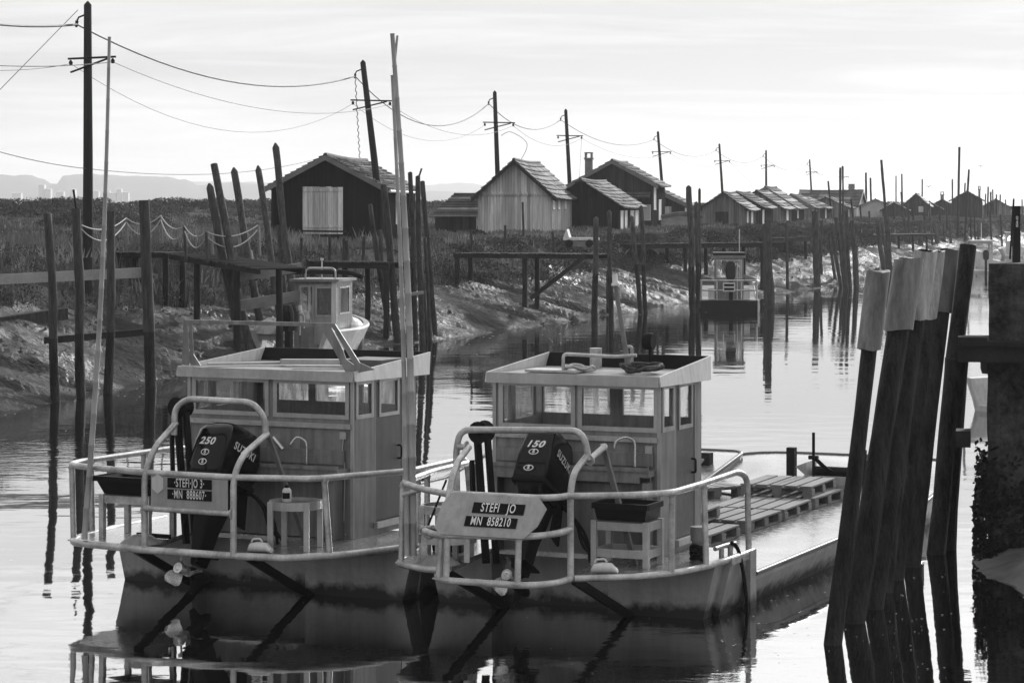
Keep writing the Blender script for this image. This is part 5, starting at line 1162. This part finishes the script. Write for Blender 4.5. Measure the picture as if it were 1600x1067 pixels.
def bailer(label, loc, rz):
    t = thing('bailer', label, 'bailer', loc, rz); t.scale = (.75, .75, .8); m_ = MB(); rings = []
    for x, h, w_ in ((-.16,.06,.06),(-.13,.12,.09),(0,.14,.095),(.12,.13,.09),(.2,.05,.07)): rings.append([Vector((x, math.cos(a)*w_, h/2+math.sin(a)*h/2)) for a in [2*math.pi*i/12 for i in range(12)]])
    m_.loft(rings); m_.build('scoop', MT['white'], t)
    m_ = MB(); m_.tube(fillet([(-.12,0,.13),(-.1,0,.17),(.02,0,.18),(.05,0,.14)], .03), .014, 7); m_.build('handle', MT['white'], t)
bailer('white cut plastic bailer on the right boat stern edge beside the hoop foot', fr.world((.92,-1.30,.63)), R(-10))
bailer('white plastic bailer on the left boat stern edge beside the hoop foot', fl.world((.72,-1.25,.63)), R(-20))
def wedge(label, f, lx, ly):
    o = f.world((lx, ly, .627)); m_ = MB(); rings = []
    for k in range(5):
        q = k/4; rings.append([Vector((o.x+math.cos(a)*.24*(1-q*.8), o.y+math.sin(a)*.2*(1-q*.8), o.z+.1*math.sin(q*math.pi/2))) for a in [2*math.pi*i/16 for i in range(16)]])
    m_.loft(rings); tag(m_.build('folded_tarpaulin', MT['cabin'], org=o), label, 'tarpaulin')
wedge('small grey tarpaulin heap at the left stern corner of the right boat', fr, -.92, -1.38); wedge('small grey tarpaulin heap by the left hoop foot of the left boat', fl, -.85, -1.2)
m_ = MB(); rp = bez([fr.world(p) for p in [(-1.1,-1.4,.95),(-1.15,-1.3,1.0),(-.95,-1.55,.98),(-.8,-1.7,1.05),(-.95,-1.5,.92),(-1.12,-1.38,.98),(-.75,-1.85,1.08)]], 6); m_.tube(rp, .022, 7)
tag(m_.build('rope_bundle', MT['rope'], org=rp[0]), 'pale rope bundle tied to the guard left of the right boat name board', 'rope')
m_ = MB(); rp = bez([fr.world(p) for p in [(-1.05,-.9,1.46),(-1.12,-1.0,1.2),(-1.2,-1.1,.9),(-1.2,-1.15,.64)]], 6); m_.tube(rp, .012, 6)
tag(m_.build('thin_rope', MT['bmet'], org=rp[0]), 'thin rope slanting from the left rail down to the deck by the stools', 'rope')
m_ = MB(); m_.tube(bez([fr.world(p) for p in [(1.66,.55,.76),(1.72,.62,.66),(1.80,.60,.3),(1.80,.72,-.2)]], 6), .022, 7); tag(m_.build('mooring_rope', MT['rubber'], org=fr.world((1.66,.55,.76))), 'dark mooring rope hanging down the right boat side into the water', 'rope')
m_ = MB()
for k in range(4): m_.tube(bez([fr.world((1.5+.085*math.cos(a+.6*k), -.02+.085*math.sin(a+.6*k), .66+.04*k+.012*math.sin(3*a))) for a in [i*.7 for i in range(10)]], 2), .024, 6)
tag(m_.build('rope_turns', MT['bmet'], org=fr.world((1.5,-.02,.66))), 'dark rope wound round the bollard at the right boat corner', 'rope')
m_ = MB(); m_.tube(bez([fl.world(p) for p in [(1.2,9.6,.75),(1.35,9.5,.5),(1.55,9.6,.46),(1.62,9.6,.72),(1.3,9.3,.42),(1.0,9.2,.42)]], 6), .03, 7); tag(m_.build('mooring_rope', MT['rope'], org=fl.world((1.2,9.6,.75))), 'pale rope draped round the two posts at the left boat bow', 'rope')
# bamboo marker canes lashed to the rails
def cane(label, base, top, r0, r1, twig=False, bend=.0):
    B = Vector(base); T = Vector(top); m_ = MB(); k = int((T-B).length/.34); pts = []; rad = []
    for i in range(k+1):
        f = i/k; p = B.lerp(T, f)+Vector((bend*math.sin(math.pi*f), 0, 0)); r_ = r0+(r1-r0)*f
        for df, kr in ((-.012, 1), (0, 1.16), (.012, .97)):
            ff = f+df/k*3
            if 0 <= ff <= 1: pts.append(B.lerp(T, ff)+Vector((bend*math.sin(math.pi*ff), 0, 0))); rad.append(r_*kr)
    m_.tube(pts, rad, 9); return tag(m_.build('bamboo_cane', MT['bamboo'], org=B), label, 'cane', 'bamboo marker canes')
cane('tall single bamboo cane leaning right on the left boat corner rail', wp(132,842,28.7), wp(171,58,28.7), .036, .018, bend=.05)
D0 = fr.world((-1.40,-1.36,0)).y
cane('tallest thick bamboo cane lashed to the left rail of the right boat', wp(645,868,D0), wp(613,53,D0+.3), .045, .024, bend=.06)
cane('shorter bamboo cane strapped beside the tallest one', wp(636,868,D0-.06), wp(613,118,D0+.42), .03, .018, bend=.03)
m_ = MB(); a = wp(617,92,D0+.3); m_.tube([a, wp(621,56,D0+.3)], [.016,.012], 6); tag(m_.build('cane_shoot', MT['bamboo'], org=a), 'thin side shoot forking off the top of the tallest cane', 'twig')
m_ = MB(); a = wp(641,768,D0); m_.tube([a-Vector((.09,.0,.03)), a+Vector((.1,0,.03))], .035, 8); tag(m_.build('cane_clamp', MT['pipe'], org=a), 'clamp tying the bamboo canes to the rail post', 'clamp')

# ------------------------------------------------------------------ other boats
def open_hull(parent, L, B_, H, mt, z0=-.3, flare=1.15, tail=.8):
    rings = []; n_ = 12
    for i in range(n_+1):
        y = L*i/n_; k = (1-(max(0, y/L-.45)/.55)**2.2)*(tail+(1-tail)*min(1, y/L*3)); k = max(k, .03); sh = H*(1+.32*(max(0, y/L-.35)/.65)**1.6)
        w_ = B_/2*k
        rings.append([Vector(p) for p in ((-w_*flare,y,sh),(-w_*flare-.03,y,sh-.06),(-w_*.96,y,sh*.35),(-w_*.75,y,z0),(w_*.75,y,z0),(w_*.96,y,sh*.35),(w_*flare+.03,y,sh-.06),(w_*flare,y,sh),(w_*flare*.88,y,sh-.02),(w_*.8,y,.12),(-w_*.8,y,.12),(-w_*flare*.88,y,sh-.02))])
    m_ = MB(); m_.loft(rings, smooth=False); return m_.build('hull', MT[mt], parent)
def small_outboard(parent, x, y, z, s=1.):
    m_ = MB(); m_.loft([[Vector(p)*1 for p in [(x+a*s, y+b*s, z+q*s) for a, b, q in rounded(w_, -.26, .28, zz, .08)]] for zz, w_ in ((-.1,.13),(0,.18),(.35,.19),(.5,.15),(.55,.09))]); o = m_.build('outboard_motor', MT['black'], parent)
    m_ = MB(); m_.box((x-.07*s, y-.1*s, z-.95*s), (x+.07*s, y+.12*s, z-.1*s)); m_.build('midsection', MT['bmet'], o); return o
def sheltered_boat():
    o = wp(452, 560, 72.5); o.z = 0; t = thing('motor_boat', 'white cabin motor boat lying against the mud behind the left workboat', 'boat', o, R(-13))
    open_hull(t, 5.6, 2.5, .85, 'gel')
    m_ = MB(); x0, x1, y0, y1, z0, z1 = -.18, 1.1, 1.0, 2.5, .3, 2.2; th = .05
    wall_panel(m_, 'y', y0, th, x0, x1, z0, z1, [(x0+.2, x0+.55, 1.0, 2.05)]); wall_panel(m_, 'y', y1, th, x0, x1, z0, z1, [(x0+.1, x1-.1, 1.3, 2.05)])
    wall_panel(m_, 'x', x1-th, th, y0+th, y1, z0, z1, [(y0+.3, y1-.3, 1.3, 2.0)]); wall_panel(m_, 'x', x0, th, y0+th, y1, z0, z1, [(y0+.3, y1-.3, 1.3, 2.0)]); m_.build('cabin', MT['cabin'], t)
    m_ = MB(); wall_panel(m_, 'y', y0-.03, .028, x0+.62, x1-.06, z0+.1, z1-.08, [(x0+.7, x1-.16, 1.25, 2.0)]); d = m_.build('door', MT['board'], t); window(d, 'y', y0-.03, x0+.7, x1-.16, 1.25, 2.0, gm='glasso'); window(t, 'y', y0, x0+.2, x0+.55, 1.0, 2.05); window(t, 'y', y1+.05, x0+.1, x1-.1, 1.3, 2.05, out=1, gm='glassd'); window(t, 'x', x1, y0+.3, y1-.3, 1.3, 2.0, out=1, gm='glasso')
    m_ = MB(); m_.box((x1-.14, y0-.06, z0), (x1+.01, y0-.032, z1)); m_.build('corner_post', MT['white'], t)
    m_ = MB(); m_.box((x0-.1, y0-.15, z1+.002), (x1+.1, y1+.15, z1+.07)); m_.build('roof', MT['roofp'], t)
    m_ = MB(); m_.tube(fillet([(-1.5,1.4,z1+.05),(-1.3,1.4,z1+.2),(-.3,1.5,z1+.26),(1.3,1.5,z1+.26),(1.75,1.4,z1+.12)], .2), .07, 8); m_.build('boom_tent', MT['rubber'], t)
    m_ = MB(); m_.tube(fillet([(.1,1.2,z1+.05),(.1,1.2,z1+.38),(1.0,1.2,z1+.38),(1.0,1.2,z1+.05)], .15), .03, 8); m_.build('roof_hoop', MT['pipe'], t)
    m_ = MB(); m_.tube([(.5,1.5,z1+.07),(.5,1.5,z1+.6)], .02, 6); m_.tube([(.5,1.5,z1+.6),(.5,1.5,z1+.66)], .05, 8); m_.build('mast_light', MT['white'], t)
    small_outboard(t, .05, -.2, .95, 1.15)
    m_ = MB(); m_.box((-.95,.1,.55),(-.1,.7,.72)); m_.add([(-.97,.05,.72),(-.08,.05,.72),(-.2,.75,1.1),(-.8,.75,1.1)], [(0,1,2,3)], False); m_.build('engine_box', MT['gel'], t)
    m_ = MB(); m_.tube(fillet([(-.3,.1,.9),(-.3,.1,1.3),(.4,.1,1.3),(.4,.1,.9)], .08), .03, 7); m_.build('stern_rail', MT['pipe'], t)
    m_ = MB(); m_.tube([(.25,.2,.7),(.25,.2,1.4)], .025, 6); m_.tube([(.25,.2,1.4),(.25,.2,1.55)], [.08,.05], 8); m_.build('stern_light', MT['white'], t)
    for x, y in ((1.12,3.2),(.85,4.2)):
        m_ = MB(); m_.tube([(x,y,-.05),(x,y,.08),(x,y,.6),(x,y,.72)], [.05,.12,.12,.04], 10); m_.build('fender', MT['plastic'], t)
    for nm, cx, cy, cz, rx, ry, rh in (('cover', -.62, .35, .74, .55, .5, .42), ('cover', .95, 2.9, .8, .35, .6, .3)):
        m_ = MB(); rings = [[Vector((cx+math.cos(a)*rx*math.cos(q)*(1+.2*N(a*2, q*3, cx)), cy+math.sin(a)*ry*math.cos(q)*(1+.2*N(a*2, q*3, 4)), cz+rh*math.sin(q)*(1+.25*N(a*1.5, q, 8)))) for a in [i*math.pi/9 for i in range(18)]] for q in (0, .35, .7, 1.05, 1.4)]
        m_.loft(rings, smooth=False); m_.build(nm, MT['white'], t)
    m_ = MB(); m_.tube(bez([Vector(p) for p in [(.95,2.6,1.0),(.7,3.6,1.12),(.3,4.7,1.2)]], 5), .03, 7); m_.build('bow_rail', MT['pipe'], t)
sheltered_boat()
def distant_workboat():
    D = 105; o = wp(1139, 487, D); o.z = 0; t = thing('workboat', 'distant workboat moored stern on at the bend with a boxy cabin', 'boat', o, R(-4))
    make_hull(t, 8, 1.22, 1.18, .42, .8, step=(1.05,.5)); t.children[0].data.materials[0] = MT['cabind']
    m_ = MB(); m_.box((-1.18,-.25,-.3),(1.18,.3,.48)); m_.build('transom', MT['bmet'], t)
    x0, x1, y0, y1, z0, z1 = -.58, .62, .9, 2.4, .5, 2.2; m_ = MB(); th = .04
    wall_panel(m_, 'y', y0, th, x0, x1, z0, z1, [(x0+.12, x1-.12, 1.4, 2.08)]); wall_panel(m_, 'y', y1, th, x0, x1, z0, z1, [(x0+.1, x1-.1, 1.4, 2.05)])
    wall_panel(m_, 'x', x1-th, th, y0+th, y1, z0, z1, [(y0+.2, y1-.2, 1.4, 2.05)]); wall_panel(m_, 'x', x0, th, y0+th, y1, z0, z1, [(y0+.2, y1-.2, 1.4, 2.05)]); m_.build('cabin', MT['cabin'], t)
    window(t, 'y', y0, x0+.12, x1-.12, 1.4, 2.08, gm='glassd')
    m_ = MB(); m_.box((x0-.08, y0-.12, z1+.001), (x1+.08, y1+.1, z1+.1)); m_.build('roof', MT['roofp'], t)
    m_ = MB(); m_.box((x0-.06, y0-.13, z1+.101), (x1+.06, y1+.05, z1+.22)); m_.build('roof_tray', MT['bmet'], t)
    railing(t, [[(-1.15,1.2,.5),(-1.15,1.2,1.25),(-1.15,-.2,1.3),(1.15,-.2,1.3),(1.15,1.2,1.25),(1.15,1.2,.5)],[(-1.13,-.2,.9),(1.13,-.2,.9)]], [((x,-.2,.5),(x,-.2,1.3)) for x in (-1.13,-.5,.5,1.13)])
    m_ = MB(); m_.mat = 0; m_.box((-.25,-.27,.85),(.25,-.25,1.22)); m_.mat = 1
    for z in (1.06, .9): m_.box((-.2,-.275,z),(.2,-.271,z+.1))
    m_.build('name_board', [MT['white'], MT['plate']], t)
    small_outboard(t, .08, .35, 1.45, 1.15)
    for x in (-.72, .75): m_ = MB(); m_.box((x-.12,.6,.52),(x+.12,.85,.95)); m_.build('fish_box', MT['white'], t)
    m_ = MB(); m_.box((1.165,-.3,-.1),(1.235,.05,.5)); m_.build('rubbing_plate', MT['white'], t)
    m_ = MB(); m_.tube([(.35,.8,.5),(.35,.8,2.0)], .025, 6); m_.build('rod', MT['white'], t)
distant_workboat()
def far_white_boat(label, px, py, D, rz, L, B_, cab=True, mt='gel', rail=False):
    o = wp(px, py, D); o.z = 0; t = thing('motor_boat', label, 'boat', o, R(-rz)); open_hull(t, L, B_, .7, mt)
    if cab:
        m_ = MB(); x0, x1, y0, y1 = -B_*.28, B_*.28, L*.3, L*.6
        wall_panel(m_, 'y', y0, .05, x0, x1, .4, 2.0, [(x0+.1, x1-.1, 1.3, 1.85)]); wall_panel(m_, 'y', y1, .05, x0, x1, .4, 2.0, [(x0+.1, x1-.1, 1.3, 1.85)]); wall_panel(m_, 'x', x0, .05, y0+.05, y1, .4, 2.0, [(y0+.2, y1-.2, 1.3, 1.85)]); wall_panel(m_, 'x', x1-.05, .05, y0+.05, y1, .4, 2.0, [(y0+.2, y1-.2, 1.3, 1.85)]); m_.build('cabin', MT[mt], t)
        m_ = MB(); m_.box((x0-.1, y0-.15, 2.001), (x1+.1, y1+.15, 2.08)); m_.build('roof', MT['white'], t)
    small_outboard(t, 0, -.15, .95)
    if rail: railing(t, [[(-B_*.5,0,.75),(-B_*.5,0,1.4),(-B_*.55,L*.5,1.45),(-B_*.35,L*.85,1.5)],[(B_*.5,0,.75),(B_*.5,0,1.4),(B_*.55,L*.5,1.45),(B_*.35,L*.85,1.5)],[(-B_*.5,0,1.38),(B_*.5,0,1.38)]], [((s*B_*.55,L*f,.8),(s*B_*.55,L*f,1.42)) for s in (-1,1) for f in (.25,.5)], r=.03)
    m_ = MB(); m_.tube([(0,L*.45,2.05 if cab else .5),(0,L*.45,3.2)], .025, 6); m_.build('antenna', MT['white'], t); return t
far_white_boat('small white motor boat far up the river beyond the bare pile', 1540, 412, 165, 4, 5.5, 2.3)
far_white_boat('white railed motor boat moored close behind the pier', 1562, 628, 54, 62, 6.5, 2.4, rail=True)
far_white_boat('small white boat aground on the bank behind the distant workboat', 1150, 462, 124, 10, 4.2, 1.7, cab=False)
far_white_boat('tiny pale boat farthest up the river at the right edge', 1584, 397, 215, 10, 5, 2.2)
def dinghy():
    o = wp(1032, 352, 150); t = thing('rowing_boat', 'pale rowing boat tipped on its side in the grass by the low dark hut', 'boat', o, R(55)); t.rotation_euler = (R(10), R(58), R(-60)); open_hull(t, 2.6, 1.0, .38, 'plank', z0=-.1)
dinghy()
def white_trailer():
    o = wp(905, 385, 104); t = thing('handcart', 'overturned white handcart beside the landing stage below the grey hut', 'cart', o, R(-15)); m_ = MB(); m_.box((-.6,-.3,.25),(.75,.4,.36)); m_.prism([(-.6,-.3,.361),(-.35,-.3,.361),(-.45,-.3,.7)], (0,.4,0)); m_.build('tray', MT['white'], t)
    for x in (-.35, .5): m_ = MB(); m_.tube([(x,-.34,.12),(x,-.28,.12)], .16, 12); m_.build('wheel', MT['rubber'], t)
    m_ = MB(); m_.box((-.5,-.25,.0),(.55,.3,.2)); m_.build('load', MT['plank'], t)
white_trailer()
# birds on the wing, two specks by the far masts
for px, py, lab in ((1451,292,'tiny dark bird flying left of the far masts'),(1532,260,'tiny dark bird flying higher right of the tallest mast')):
    o = wp(px, py, 200); m_ = MB(); m_.loft([[o+Vector((.0+math.cos(a)*r_*.5, y, math.sin(a)*r_*.5)) for a in [i*math.pi/3 for i in range(6)]] for y, r_ in ((-.16,.02),(-.05,.09),(.08,.08),(.2,.03))])
    for s in (-1, 1): m_.add([o+Vector((s*.03,-.05,.02)), o+Vector((s*.03,.08,.02)), o+Vector((s*.12,.04,.09)), o+Vector((s*.2,-.03,.06)), o+Vector((s*.11,-.04,.07))], [(0,1,2,3,4)], False)
    tag(m_.build('bird', MT['bmet'], org=o), lab, 'bird')

# ------------------------------------------------------------------ haze: one closed box of even, pale air
HAZE = 1.8e-4
if HAZE:
    m_ = MB(); m_.box((-3500,-120,-4), (3500,7400,130)); hz = m_.build('haze', bpy.data.materials.new('pale_haze')); hz['kind'] = 'stuff'
    nt, n, l = nodes_of(hz.data.materials[0]); out = n.new('ShaderNodeOutputMaterial'); v = n.new('ShaderNodeVolumePrincipled')
    v.inputs['Color'].default_value = G(.98); v.inputs['Density'].default_value = HAZE; v.inputs['Anisotropy'].default_value = .35
    l.new(v.outputs[0], out.inputs['Volume'])
